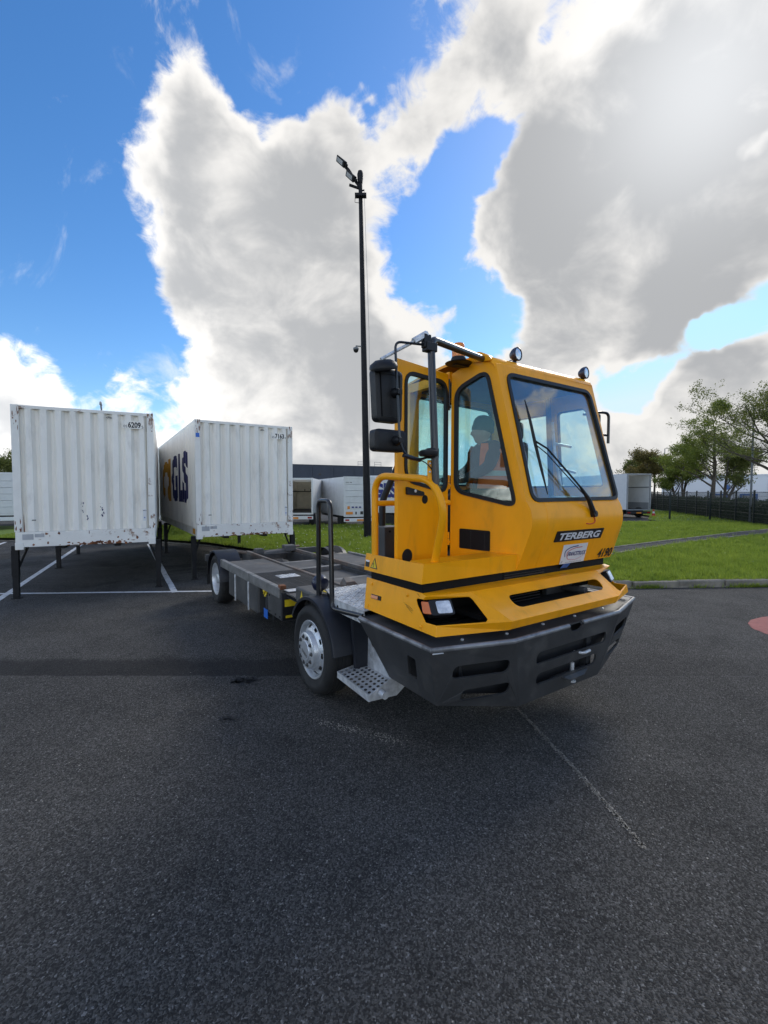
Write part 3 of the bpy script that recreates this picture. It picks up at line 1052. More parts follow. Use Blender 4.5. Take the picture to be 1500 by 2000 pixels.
def build_truck():
    T = thing('yard_truck', 'yellow and grey yard truck with open cab door and low empty flatbed', 'truck', TRUCK_O, TRUCK_RZ)
    YB = 0.004
    # ---------------------------------------------------------------- bumper
    A, B = V(1.25, 1.68, .90), V(.65, 1.865, .90)
    Ab, Bb = V(1.127, 1.605, .487), V(.495, 1.77, .38)
    Rr, Rb = V(1.25, .80, .90), V(1.128, 1.06, .49)
    mb = MB()

    def bf(x, z):
        return V(x, 1.77 + (z - .38) * (.095 / .52), z)
    slot1 = round_poly([bf(.39, .67), bf(.39, .765), bf(-.50, .765), bf(-.50, .67)], .06, 6)
    slot2 = round_poly([bf(.35, .50), bf(.35, .592), bf(-.41, .592), bf(-.41, .50)], .06, 6)
    notch = [bf(-.045 + .085 * math.cos(a), .9 - .05 * math.sin(a)) for a in [math.pi * i / 10 for i in range(11)]]
    plate_mb(mb, [Bb, mir(Bb), mir(B)] + notch[::-1] + [B], [slot1, slot2], .014, (0, 1, 0))
    for s in (1, -1):
        q = (lambda p: V(p[0] * s, p[1], p[2]))
        s1 = round_poly([q((1.075, 1.690, .682)), q((1.065, 1.708, .772)), q((.655, 1.826, .772)), q((.66, 1.805, .675))], .055, 6)
        s2 = round_poly([q((.985, 1.672, .507)), q((.975, 1.69, .584)), q((.612, 1.79, .592)), q((.62, 1.768, .505))], .05, 6)
        plate_mb(mb, [q(A), q(B), q(Bb), q(Ab)], [s1, s2], .014, (s, 1, 0))
        h = round_poly([q((1.216, 1.40, .785)), q((1.215, 1.49, .782)), q((1.166, 1.45, .617)), q((1.166, 1.355, .62))], .015, 3)
        plate_mb(mb, [q(Rr), q(A), q(Ab), q(Rb), q((1.19, .93, .70))], [h], .014, (s, 0, 0))
    bumper = mb.build('bumper', 'bumper_grey', T)
    # rolled upper edge and ledge
    edge = [Rr, A, B, V(.045, 1.865, .9)]
    edge2 = [V(-.135, 1.865, .9), mir(B), mir(A), mir(Rr)]
    mb = MB()
    for e in (edge, edge2):
        mb.tube([p + V(0, -.016 if abs(p.x) < 1.2 else 0, .001) - V(.016 * (1 if p.x > 0 else -1) if abs(p.x) > 1.2 else 0, 0, 0) for p in e], .019, 10)
    mb.build('rolled_edge', 'edge_worn', bumper, True)
    ins = lambda p: V(p.x * .985, p.y - .02, .912)
    led = [ins(Rr), ins(A), ins(B), ins(mir(B)), ins(mir(A)), ins(mir(Rr)), V(-.95, .8, .912), V(-.95, 1.3, .912), V(.95, 1.3, .912), V(.95, .8, .912)]
    plate('bumper_ledge', led, [], .01, (0, 0, 1), 'bumper_grey', bumper)
    mb = MB()
    mb.lathe([(.016, .40), (.016, .56)], Matrix.Translation((-.14, 1.765, 0)), 12)
    mb.lathe([(.03, .405), (.03, .42)], Matrix.Translation((-.14, 1.765, 0)), 12)
    mb.tube(fillet([V(-.14, 1.78, .648), V(-.16, 1.85, .655), V(-.24, 1.85, .66)], .02), .012, 8)
    mb.build('tow_pin', 'galvanised', bumper, True)
    plate('tow_plate', [V(.12, 1.74, .49), V(-.36, 1.74, .49), V(-.30, 1.80, .49), V(-.20, 1.83, .47), V(-.02, 1.83, .47), V(.02, 1.80, .49)], [], .012, (0, 0, 1), 'bumper_grey', bumper)
    # dark backing added to paint shade behind the slots, plus brackets and pipes
    mb = MB()
    mb.box(-.85, .85, 1.15, 1.22, .42, .90)
    sh = lambda p, k, zz: V(p.x * k, p.y - .10, zz)
    lo = [sh(Ab, .90, .50), sh(Bb, .86, .42), sh(mir(Bb), .86, .42), sh(mir(Ab), .90, .50)]
    hi = [sh(A, .90, .89), sh(B, .86, .89), sh(mir(B), .86, .89), sh(mir(A), .90, .89)]
    n_ = len(mb.v)
    mb.v += lo + hi + [V(.95, .85, .52), V(-.95, .85, .52), V(.95, .85, .89), V(-.95, .85, .89)]
    mb.f += [tuple(n_ + i for i in f) for f in ((0, 1, 5, 4), (1, 2, 6, 5), (2, 3, 7, 6), (8, 0, 4, 10), (3, 9, 11, 7), (0, 8, 9, 3, 2, 1))]
    mb.box(-.42, -.36, 1.2, 1.75, .42, .88)
    mb.box(.36, .42, 1.2, 1.75, .42, .88)
    mb.tube([V(.55, 1.6, .70), V(.95, 1.5, .72)], .02, 8)
    mb.tube([V(.9, 1.58, .76), V(.9, 1.58, .6)], .025, 8)
    mb.build('slot_backing', 'trailer_dark', bumper)
    # small paint chip on the corner
    plate('paint_chip', [V(1.236, 1.692, .878), V(1.16, 1.714, .878), V(1.165, 1.716, .885), V(1.236, 1.694, .886)], [], 0.002, (1, 1, 0), 'letter_white', bumper)

    # ---------------------------------------------------------------- lower yellow body
    a0, b0 = V(1.18, 1.655, .97), V(.66, 1.815, .97)
    a1, b1 = V(1.1665, 1.648, 1.035), V(.67, 1.842, 1.035)
    a2, b2 = V(1.132, 1.500, 1.200), V(.78, 1.568, 1.200)
    a3 = V(1.1298, 1.448, 1.212)
    s0, s3 = V(1.18, .775, .97), V(1.1302, .735, 1.21)
    mb = MB()
    th = .007
    for s in (1, -1):
        q = (lambda p: V(p[0] * s, p[1], p[2]))
        notch = round_poly([q((1.166, 1.534, 1.035)), q((1.148, 1.42, 1.130)), q((1.140, 1.40, 1.172))], .012, 2)
        plate_mb(mb, [q(s0), q(a0), q(a1), q((1.165, 1.642, 1.041)), q((1.166, 1.534, 1.036)), q((1.147, 1.425, 1.128)), q((1.141, 1.405, 1.158)), q((1.1385, 1.412, 1.170)), q((1.138, 1.478, 1.173)), q(a2), q(a3), q(s3)], [], th, (s, 0, 0))
        plate_mb(mb, [q(a1), q(b1), q(b2), q(a2), q((1.138, 1.478, 1.173)), q((.822, 1.588, 1.176)), q((.812, 1.596, 1.170)), q((.806, 1.611, 1.160)), q((.808, 1.750, 1.059)), q((.815, 1.760, 1.052)), q((.837, 1.765, 1.042)), q((1.165, 1.642, 1.041))], [], th, (s * .4, 1, .5))
        plate_mb(mb, [q(a0), q(b0), q(b1), q(a1)], [], th, (s * .3, 1, 0))
    gy = lambda x, y: V(x, y, 1.035 + (1.842 - y) * (.165 / .272))
    c2 = V(-.86, 1.570, 1.200)
    slot = round_poly([gy(.50, 1.648), gy(-.665, 1.648), gy(-.60, 1.757), gy(.50, 1.757)], .065, 7)
    plate_mb(mb, [b1, mir(b1), mir(b2), b2], [slot], th, (0, 1, .6))
    plate_mb(mb, [b0, mir(b0), mir(b1), b1], [], th, (0, 1, 0))
    plate_mb(mb, [a2, b2, mir(b2), mir(a2), mir(a3), a3], [], th, (0, 0, 1))
    lower = mb.build('lower_body', 'yellow', T, False, 0.003)
    mb = MB()
    mb.hexa([V(-1.10, .80, .99), V(1.10, .80, .99), V(1.10, 1.30, .99), V(-1.10, 1.30, .99)], [V(-1.08, .80, 1.19), V(1.08, .80, 1.19), V(1.08, 1.30, 1.19), V(-1.08, 1.30, 1.19)])
    mb.box(-.7, .7, 1.3, 1.58, .985, 1.02)
    mb.build('cavity_backing', 'void_black', lower)  # solid black block paints the shade inside the body openings
    for k in range(7):
        z = 1.045 + k * .021
        b = MB()
        b.box(-.05, .55, 1.50 - k * .004, 1.53 - k * .004, z, z + .008)
        b.build('radiator_fin', 'black_paint', lower)
    b = MB()
    b.tube([V(-.48, 1.45, 1.06), V(-.48, 1.66, 1.07)], .03, 10)
    b.box(-.62, -.25, 1.40, 1.44, 1.0, 1.17)
    b.build('latch', 'chassis_grey', lower)
    # side marker lamps, head lamps, scuffs
    for s in (1, -1):
        q = (lambda p: V(p[0] * s, p[1], p[2]))
        mk = plate('side_marker', [q((1.166, .855, 1.066)), q((1.166, .99, 1.070)), q((1.159, .985, 1.102)), q((1.159, .850, 1.098))], [], .012, (s, 0, 0), 'black_plastic', T)
        plate('marker_lens', [q((1.171, .862, 1.071)), q((1.171, .955, 1.074)), q((1.165, .952, 1.097)), q((1.165, .858, 1.094))], [], .01, (s, 0, 0), 'amber', mk)
        # lamp unit sits in the opening, facing forward
        M = Matrix.Translation((0, 0, 0))
        hl = MB()
        P = [V(1.125, 1.555, 1.080), V(.965, 1.612, 1.078), V(.962, 1.560, 1.172), V(1.118, 1.505, 1.172)]
        P = [q(p) for p in P]
        plate_mb(hl, round_poly(P, .015, 3), [], .09, (s * .3, 1, .3))
        hb = hl.build('headlight', 'black_plastic', T, False, 0.003)
        n = newell(P)
        if n.dot(V(s * .3, 1, .3)) < 0:
            n = -n
        c = sum(P, V(0, 0, 0)) / 4
        lens = [c + (p - c) * .80 + n * .006 for p in P]
        lens = [lens[0].lerp(lens[1], .22), lens[1], lens[2], lens[3].lerp(lens[2], .22)]
        plate('headlight_lens', round_poly(lens, .012, 3), [], .008, n, 'lamp_glass', hb)
        ind = MB()
        I = [q(p) for p in (V(1.158, 1.50, 1.088), V(1.115, 1.555, 1.086), V(1.112, 1.512, 1.160), V(1.146, 1.462, 1.160))]
        plate_mb(ind, round_poly(I, .01, 3), [], .06, (s * .8, 1, .2))
        ind.build('indicator_lens', 'amber', hb, False, 0.003)
    rs = random.Random(4)
    for k, (y0, z0, y1, z1) in enumerate(((1.27, 1.118, 1.385, 1.075), (1.30, 1.10, 1.39, 1.06), (1.33, 1.105, 1.395, 1.082), (1.40, 1.205, 1.44, 1.185))):
        xx = lambda z: 1.18 - (z - .97) * .2075 + .0015
        n = 9
        up, dn = [], []
        for i in range(n):
            t = i / (n - 1)
            y, z = y0 + (y1 - y0) * t, z0 + (z1 - z0) * t + rs.uniform(-.002, .002)
            w = .0006 + .0013 * math.sin(math.pi * t) * rs.uniform(.5, 1.5)
            up.append(V(xx(z), y, z + w)); dn.append(V(xx(z), y, z - w))
        me = mesh('paint_scratch', up + dn, [(i, i + 1, n + i + 1, n + i) for i in range(n - 1)])
        link('paint_scratch', me, 'trailer_dark', lower)

    for s in (1, -1):
        for (yy, zz) in ((.83, 1.17), (1.30, 1.17), (.83, 1.0), (1.50, 1.0)):
            x_ = 1.18 - (zz - .97) * .2075
            b = MB()
            b.lathe([(.011, 0), (.011, .006), (.006, .009)], rotM(V(s, 0, .2), V(s * x_, yy, zz)), 8)
            b.build('body_bolt', 'yellow', lower, True)
    for x_ in (-.95, -.60, -.20, .20, .60, .95):
        b = MB()
        b.lathe([(.012, 0), (.012, .008), (.006, .011)], Matrix.Translation((x_, 1.74 if abs(x_) < .7 else 1.66, .912)), 8)
        b.build('ledge_bolt', 'galvanised', bumper, True)
    # ---------------------------------------------------------------- black band
    mb = MB()
    plate_mb(mb, [V(1.118, 1.442, 1.200), V(-1.118, 1.442, 1.200), V(-1.118, 1.442, 1.300), V(1.118, 1.442, 1.300)], [], .02, (0, 1, 0))
    for s in (1, -1):
        plate_mb(mb, [V(1.12 * s, .79, 1.19), V(1.12 * s, 1.44, 1.19), V(1.12 * s, 1.44, 1.30), V(1.12 * s, .79, 1.30)], [], .02, (s, 0, 0))
    band = mb.build('black_band', 'black_band', T)
    for k in range(3):
        b = MB()
        b.box(-.20, .30, 1.443, 1.452, 1.222 + k * .02, 1.23 + k * .02)
        b.build('vent_slat', 'black_paint', band)

    # ---------------------------------------------------------------- access deck beside the cab
    mb = MB()
    d0, d1 = V(1.165, 1.490, 1.282), V(1.145, 1.490, 1.415)
    d2, d3 = V(SX(1.492) + .001, 1.492, 1.282), V(SX(1.505), 1.505, 1.415)
    plate_mb(mb, [d0, d2, d3, d1], [], .010, (0, 1, 0))
    plate_mb(mb, [V(1.18, .775, 1.282), d0, d1, V(1.160, .775, 1.415)], [], .010, (1, 0, 0))
    plate_mb(mb, [V(1.128, 1.486, 1.4155), V(SX(1.50), 1.500, 1.4155), V(SX(1.30), 1.30, 1.4155), V(1.0, 1.292, 1.4155), V(1.118, 1.30, 1.4155)], [], .008, (0, 0, 1))
    deck = mb.build('access_deck', 'yellow', T, False, 0.003)
    mb = MB()
    mb.box(.20, 1.13, .775, 1.46, 1.285, 1.315)
    mb.build('deck_floor', 'yellow', deck)
    # warning triangle and data plate on the deck's side
    fx = lambda z: 1.18 - (z - 1.282) * .05
    tri = [V(1.1745, .862, 1.308), V(1.1725, .958, 1.308), V(1.1610, .910, 1.392)]
    plate('warning_sign', [p + V(.0015, 0, 0) for p in tri], [], .001, (1, 0, 0), 'print_black', deck)
    c = sum(tri, V(0, 0, 0)) / 3
    plate('warning_sign_face', [c + (p - c) * .74 + V(.003, 0, 0) for p in tri], [], .001, (1, 0, 0), 'print_yellow', deck)
    text_at('!', (1.1790, .903, 1.320), (0, 1, 0), (0, 0, 1), .012, .04, 'print_black', deck, name='warning_mark')
    plate('data_plate', [V(1.178, .790, 1.312), V(1.177, .842, 1.312), V(1.172, .842, 1.350), V(1.173, .790, 1.350)], [], .002, (1, 0, 0), 'print_black', deck)
    plate('data_plate_top', [V(1.173, .790, 1.351), V(1.172, .842, 1.351), V(1.170, .842, 1.364), V(1.171, .790, 1.364)], [], .002, (1, 0, 0), 'sticker_white', deck)

    # ---------------------------------------------------------------- yellow guard rail
    mb = MB()
    hoop = fillet([V(1.135, .868, 1.405), V(1.125, .85, 2.035), V(1.065, 1.475, 1.99), V(1.035, 1.575, 1.79), V(1.000, 1.43, 1.41)], .16, 9)
    mb.tube(hoop, .027, 14)
    mb.tube([V(1.127, .855, 1.815), V(.44, .965, 1.815)], .022, 12)
    rail = mb.build('guard_rail', 'yellow', T, True)
    b = MB()
    Mx = Matrix.Translation((1.062, 1.475, 2.045)) @ Matrix.Rotation(R_(-30), 4, 'Z')
    b.box(-.034, .034, -.006, .006, -.06, .075, Mx)
    br = b.build('bracket', 'yellow', rail, False, .003)
    b = MB()
    for sx in (-.018, .018):
        for sz in (-.005, .052):
            b.lathe([(.008, 0), (.008, .008), (.004, .011)], Mx @ Matrix.Translation((sx, .006, sz)) @ Matrix.Rotation(R_(-90), 4, 'X'), 8)
    b.build('bracket_bolts', 'galvanised', br, True)['kind'] = 'stuff'

    # ---------------------------------------------------------------- cab: lower front
    prof = [(1.492, 1.282), (1.52, 1.35), (1.56, 1.475), (1.596, 1.59), (1.606, 1.64), (1.606, 1.70), (1.597, 1.76), (1.580, 1.80), (1.562, 1.83)]
    vs, fs = [], []
    cols = 10
    for (y, z) in prof:
        xl, xr = SX(y), -1.19
        for k in range(cols + 1):
            t = k / cols
            x = xl + (xr - xl) * t
            yy = y - (.05 if k == cols else 0.0)
            if k == cols - 1:
                x = xr + .035
                yy = y - .004
            vs.append(V(x, yy, z))
    for i in range(len(prof) - 1):
        for k in range(cols):
            a = i * (cols + 1) + k
            fs.append((a, a + cols + 1, a + cols + 2, a + 1))
    cf = link('cab_front', mesh('cab_front', vs, fs), 'yellow', T, True)
    for xs_ in (-.02,):                             # weld seam in the nose panel
        b = MB()
        b.tube([V(xs_, y + .0005, z) for (y, z) in prof], .0016, 6)
        b.build('panel_seam', 'yellow', cf, True)
    # windscreen frame and screen
    wy = lambda z: 1.562 - (z - 1.83) * (.243 / 1.107)
    lb, rb = V(SX(1.562), 1.562, 1.83), V(-1.19, 1.545, 1.83)
    lt, rt = V(.279, 1.319, 2.937), V(-1.085, 1.310, 2.945)
    sc = lambda x, z: V(x, wy(z), z)
    hole = window([sc(.125, 1.822), sc(.185, 2.875), sc(-1.005, 2.872), sc(-1.152, 1.832)], .10, (0, 1, .2), T, 'windscreen_glass', .032, 'windscreen')
    mb = MB()
    plate_mb(mb, [lb + V(0, 0, -.03), rb + V(0, 0, -.03), rt, lt], [hole], .045, (0, 1, .2))
    mb.build('windscreen_frame', 'yellow', T, False, .004)
    # ---------------------------------------------------------------- cab: angled side with quarter window and vent
    sp = lambda y, z: V(SX(y), y, z)
    outer = [sp(.95, 1.285)] + [sp(y, z) for (y, z) in prof] + [sp(1.319, 2.937), sp(1.27, 2.97), sp(1.155, 2.99), sp(.956, 2.905)]
    n_side = V(.627, .24, 0)
    hole = window([sp(.985, 1.90), sp(.985, 2.775), sp(1.262, 2.905), sp(1.50, 1.775)], .10, n_side, T, 'side_glass', .030, 'quarter_window')
    mb = MB()
    plate_mb(mb, outer, [hole], .04, n_side)
    mb.build('cab_side_panel', 'yellow', T, False, .003)
    nn = n_side.normalized()
    vt = plate('side_vent', [p + nn * .008 for p in round_poly([sp(1.037, 1.43), sp(1.29, 1.42), sp(1.29, 1.587), sp(1.037, 1.596)], .01, 2)], [], .012, n_side, 'black_band', T)
    b = MB()
    for k in range(9):
        z = 1.437 + k * .0175
        for yy in (1.135, 1.25):
            b.lathe([(.0025, 0), (.0025, .002)], rotM(nn, sp(yy, z) + nn * .0085), 6)
    b.build('vent_rivets', 'chassis_grey', vt)['kind'] = 'stuff'
    # seams and hinges
    for z0, z1 in ((2.60, 2.86), (1.93, 2.05), (1.45, 1.56)):
        b = MB()
        b.tube([V(.436, .948, z0), V(.436, .948, z0 + .05)], .011, 8)
        b.tube([V(.436, .948, z0 + .055), V(.436, .948, z1)], .009, 8)
        b.box(.425, .448, .935, .962, z0 + .015, z0 + .035)
        b.build('hinge', 'yellow' if z0 < 2 else 'black_paint', T, True)

    # ---------------------------------------------------------------- open door
    D0, D1 = V(.436, .953, 0), V(1.062, 1.070, 0)
    dp = lambda t, z: V(D0.x + (D1.x - D0.x) * t, D0.y + (D1.y - D0.y) * t, z)
    nd = V(-(D1.y - D0.y), D1.x - D0.x, 0).normalized()
    hole = window([dp(.045, 1.885), dp(.045, 2.835), dp(.885, 2.835), dp(.885, 1.985)], .12, nd, T, 'side_glass', .028, 'door_window')
    mb = MB()
    plate_mb(mb, [dp(.02, 1.345), dp(1, 1.365), dp(1, 2.905), dp(.02, 2.900)], [hole], .035, nd)
    door = mb.build('door', 'yellow', T, False, .004)
    dw = [o for o in T.children if o.name.startswith('door_window')][0]
    dw.parent = door
    b = MB()
    plate_mb(b, round_poly([dp(.54, 1.872) + nd * .02, dp(.545, 1.905) + nd * .02, dp(.86, 1.945) + nd * .02, dp(.86, 1.885) + nd * .02], .012, 3), [], .02, nd)
    hd = b.build('door_handle', 'black_plastic', door, False, .003)
    b = MB()
    b.lathe([(.012, 0), (.012, .006), (.006, .008)], rotM(nd, dp(.72, 1.912) + nd * .021), 12)
    b.build('lock', 'galvanised', hd, True)
    b = MB()
    b.lathe([(.036, 0), (.034, .003)], rotM(nd, dp(.50, 1.845) + nd * .001), 20)
    b.build('door_dark_disc', 'void_black', door)
    b = MB()
    b.lathe([(.058, 0), (.056, .003)], rotM(nd, dp(.83, 1.405) + nd * .001), 24)  # black disc paints the dark inside of the round door hole
    b.build('door_dark_disc', 'void_black', door)

    # ---------------------------------------------------------------- rest of the cab
    mb = MB()
    mb.box(.375, .435, .36, .948, 2.845, 2.925)           # rail over the doorway
    mb.box(.365, .435, .285, .395, 1.285, 2.845)          # rear jamb
    mb.box(.37, .43, .395, .95, 1.285, 1.345)             # sill
    mb.build('door_frame', 'yellow', T, False, .004)
    rw = [V(.43, .28, 1.285), V(-1.19, .28, 1.285), V(-1.075, .28, 2.93), V(.43, .28, 2.93)]
    hole = window([V(.275, .28, 1.96), V(.275, .28, 2.86), V(-.80, .28, 2.82), V(-.80, .28, 1.96)], .08, (0, -1, 0), T, 'side_glass', .025, 'rear_window')
    mb = MB()
    plate_mb(mb, rw, [hole], .04, (0, -1, 0))
    mb.build('cab_rear_wall', 'yellow', T)
    lx = lambda z: -1.19 + max(0, z - 1.83) * (.11 / 1.11)
    ls = lambda y, z: V(lx(z), y, z)
    h1 = window([ls(.40, 1.95), ls(.40, 2.74), ls(.84, 2.74), ls(.84, 1.95)], .06, (-1, 0, 0), T, 'side_glass', .022, 'far_window')
    h2 = window([ls(.92, 1.95), ls(.92, 2.74), ls(1.26, 2.74), ls(1.43, 1.95)], .06, (-1, 0, 0), T, 'side_glass', .022, 'far_window')
    mb = MB()
    plate_mb(mb, [ls(.285, 1.83), ls(1.535, 1.83), ls(1.305, 2.93), ls(.285, 2.93)], [h1, h2], .04, (-1, 0, 0))
    plate_mb(mb, [V(-1.19, .285, 1.283), V(-1.19, 1.45, 1.283), V(-1.19, 1.55, 1.6), V(-1.19, 1.54, 1.83), V(-1.19, .285, 1.83)], [], .04, (-1, 0, 0))
    mb.build('cab_far_side', 'yellow', T)
    # roof shell, lofted front to back
    rows = [(1.319, 2.930), (1.312, 2.955), (1.280, 2.990), (1.22, 3.010), (1.10, 3.018), (.90, 3.010), (.55, 2.985), (.275, 2.945), (.262, 2.92)]
    vs, fs = [], []
    for (y, z) in rows:
        xl = (SX(y) if y > .95 else .42) + .012
        xr = -1.085
        for k in range(9):
            t = k / 8
            zz = z - (.035 if k in (0, 8) else 0.0)
            x = xl + (xr - xl) * t
            if k == 1:
                x = xl - .025
            if k == 7:
                x = xr + .025
            vs.append(V(x, y, zz))
    for i in range(len(rows) - 1):
        for k in range(8):
            a = i * 9 + k
            fs.append((a, a + 1, a + 10, a + 9))
    me = mesh('roof', vs, fs)
    roof = link('roof', me, 'yellow', T, True)
    b = MB()
    b.box(-1.03, .24, .33, 1.24, 2.875, 2.905)
    b.build('roof_liner', 'liner_grey', roof)
    # raised gusset where the mirror arm bolts on
    b = MB()
    gus = [V(SX(1.14) + .02, 1.10, 2.97), V(SX(1.30) + .02, 1.305, 2.955), V(SX(1.28) + .02, 1.28, 3.0), V(SX(1.2) + .02, 1.20, 3.045), V(SX(1.12) + .02, 1.12, 3.035)]
    plate_mb(b, round_poly(gus, .03, 4), [], .08, n_side)
    b.build('roof_gusset', 'yellow', roof, False, .004)
    b = MB()
    b.box(-1.0, -.92, 1.0, 1.08, 3.015, 3.06)
    b.build('marker_lamp', 'red_lens', roof, False, .006)

    # beacon on its bracket
    b = MB()
    b.box(.33, .50, 1.055, 1.105, 2.938, 2.944)
    b.box(.345, .351, 1.02, 1.12, 2.90, 2.945)
    b.lathe([(.02, 0), (.105, .004), (.11, .010), (.06, .018)], Matrix.Translation((.465, 1.09, 2.946)), 32)
    b.lathe([(.06, 0), (.062, .03), (.055, .045)], Matrix.Translation((.465, 1.09, 2.958)), 24)
    be = b.build('beacon_base', 'black_plastic', T, True)
    b = MB()
    b.lathe([(.054, 0), (.055, .05), (.047, .098), (.043, .108), (.02, .112)], Matrix.Translation((.465, 1.09, 3.003)), 24)
    b.build('beacon_dome', 'beacon_orange', be, True)
    # work lights
    for (x, y, z) in ((-.035, 1.262, 3.068), (-1.025, 1.265, 3.058)):
        d = V(-.12, 1, .02).normalized()
        M = rotM(d, (x, y, z))
        b = MB()
        b.lathe([(.028, -.05), (.052, -.02), (.058, .0), (.058, .022), (.050, .026), (.047, .018)], M, 28)
        b.box(x - .012, x + .012, y - .03, y - .006, z - .085, z - .04)
        b.tube(fillet([V(x + .04, y - .04, z - .075), V(x + .06, y - .02, z - .055), V(x + .02, y - .03, z - .045)], .02), .004, 6)
        w = b.build('work_light', 'navy_plastic', T, True)
        b = MB()
        b.lathe([(.046, .012), (.046, .020), (.03, .024)], M, 28)
        b.build('work_light_lens', 'lamp_glass', w, True)
    # wiper
    def on_screen(x, z, d):
        return sc(x, z) + V(0, d, d * .2)
    b = MB()
    b.tube([on_screen(.043, 2.645, .035), on_screen(.02, 2.50, .035), on_screen(.0, 2.295, .032), on_screen(-.02, 2.08, .035), on_screen(-.043, 1.879, .035)], [.004, .011, .013, .011, .004], 6)
    wip = b.build('wiper_blade', 'black_plastic', T)
    b = MB()
    piv = V(-.640, 1.625, 1.715)
    b.tube([piv, on_screen(-.56, 1.83, .06), on_screen(-.47, 1.935, .06)], [.024, .020, .010], 8)
    b.tube([on_screen(-.47, 1.935, .06), on_screen(-.30, 2.09, .055), on_screen(-.12, 2.25, .05), on_screen(.0, 2.30, .045)], .008, 8)
    b.tube([on_screen(-.50, 1.87, .06), on_screen(-.10, 2.205, .052), on_screen(.005, 2.27, .045)], .005, 6)
    b.lathe([(.028, -.03), (.028, .02)], rotM(V(0, 1, .1), piv), 14)
    b.build('wiper_arm', 'black_plastic', wip, True)
    b = MB()
    b.tube(fillet([V(-.66, 1.61, 1.70), V(-.69, 1.612, 1.64), V(-.62, 1.607, 1.625), V(-.55, 1.612, 1.635)], .04), .004, 6)
    b.build('washer_hose', 'print_red', wip, True)

    # ---------------------------------------------------------------- writing on the front
    fy = lambda z: 1.52 + (z - 1.35) * .3166
    ux, vx = V(-1, 0, 0), V(0, .3166, 1)
    nf = ux.cross(vx).normalized()
    if nf.y < 0:
        nf = -nf
    P = lambda x, z, l=0.0: V(x, fy(z), z) + nf * l
    npl = plate('name_plate', [P(-.155, 1.494, .010), P(-.835, 1.494, .010), P(-.845, 1.584, .010), P(-.165, 1.584, .010)], [], .009, nf, 'black_plastic', T, .002)
    text_at('TERBERG', P(-.200, 1.508, .0125), ux, vx, .600, .064, 'letter_white', npl, bold=.035, shear=.18)
    st = plate('sticker', [P(-.335, 1.2845, .003), P(-.690, 1.2845, .003), P(-.672, 1.457, .003), P(-.317, 1.457, .003)], [], .002, nf, 'sticker_white', T)
    text_at('FRANCETRUCK', P(-.408, 1.352, .0052), ux, vx, .265, .040, 'print_blue', st, bold=.015, shear=.25)
    text_at('www.francetruck.com', P(-.405, 1.293, .0045), ux, vx, .24, .009, 'print_black', st, bold=.0)
    text_at('F', P(-.350, 1.291, .0045), ux, vx, .014, .024, 'print_black', st, bold=.02, shear=.3)
    SP = lambda uu, vv: P(-.335 - .355 * uu + .018 * vv, 1.2845 + .1725 * vv, .0048)
    for ctrl, w, mt in ((((.60, .90), (.30, .84), (.12, .66), (.14, .36)), .060, 'print_blue'), (((.78, .82), (.44, .78), (.22, .62), (.22, .42), (.30, .22), (.62, .18), (.92, .36)), .036, 'print_red')):
        pts = [V(p_[0], p_[1], 0) for p_ in ctrl]
        cur = [pts[0]]
        for i in range(len(pts) - 1):           # Catmull-Rom through the control points
            p0, p1, p2, p3 = pts[max(0, i - 1)], pts[i], pts[i + 1], pts[min(len(pts) - 1, i + 2)]
            for k in range(1, 9):
                t_ = k / 8
                cur.append(.5 * ((2 * p1) + (p2 - p0) * t_ + (2 * p0 - 5 * p1 + 4 * p2 - p3) * t_ ** 2 + (3 * p1 - p0 - 3 * p2 + p3) * t_ ** 3))
        n = len(cur)
        up, dn = [], []
        for i, c_ in enumerate(cur):
            d_ = (cur[min(n - 1, i + 1)] - cur[max(0, i - 1)]).normalized()
            nn_ = V(-d_.y, d_.x, 0) * w * .5 * (1 - .75 * i / n)
            up.append(SP((c_ + nn_).x, (c_ + nn_).y)); dn.append(SP((c_ - nn_).x, (c_ - nn_).y))
        link('swoosh', mesh('swoosh', up + dn, [(i, n + i, n + i + 1, i + 1) for i in range(n - 1)]), mt, st)
    text_at('4190', P(-.890, 1.296, .003), ux, vx, .235, .092, 'print_black', T, name='fleet_number', bold=.02, shear=.16)
    bs = plate('blue_sticker', [V(-.415, 1.456, 1.236), V(-.515, 1.456, 1.236), V(-.515, 1.494, 1.283), V(-.415, 1.494, 1.283)], [], .002, (0, 1, 0), 'sticker_blue', T)

    # ---------------------------------------------------------------- mirror gantry on the near side
    b = MB()
    b.tube(fillet([V(1.045, 1.492, 1.955), V(1.075, 1.47, 2.93), V(.31, 1.215, 2.985)], .07, 6), .026, 14)
    gan = b.build('mirror_post', 'black_paint', T, True)
    b = MB()
    b.box(1.04, 1.13, 1.44, 1.50, 2.84, 2.90)
    b.box(1.085, 1.145, 1.45, 1.49, 2.86, 2.95)
    b.build('clamp', 'black_plastic', gan, False, .006)
    b = MB()
    b.box(1.03, 1.10, 1.45, 1.51, 2.13, 2.20)
    b.build('clamp', 'black_plastic', gan, False, .006)
    b = MB()
    b.tube([V(1.11, 1.47, 2.955), V(1.21, 1.455, 2.89)], .024, 6)
    b.tube([V(1.20, 1.455, 2.895), V(1.36, 1.45, 2.80), V(1.464, 1.45, 2.735)], .011, 8)
    b.build('mirror_boom', 'galvanised', gan, True)
    b = MB()
    b.tube(fillet([V(1.10, 1.465, 2.885), V(1.363, 1.46, 2.862), V(1.335, 1.475, 2.23), V(1.30, 1.475, 2.15), V(1.16, 1.475, 2.115), V(1.055, 1.475, 2.165)], .05, 5), .0085, 8)
    b.tube(fillet([V(1.18, 1.475, 2.12), V(1.12, 1.48, 2.10), V(1.07, 1.48, 2.06), V(1.055, 1.488, 2.02)], .03, 4), .004, 6)
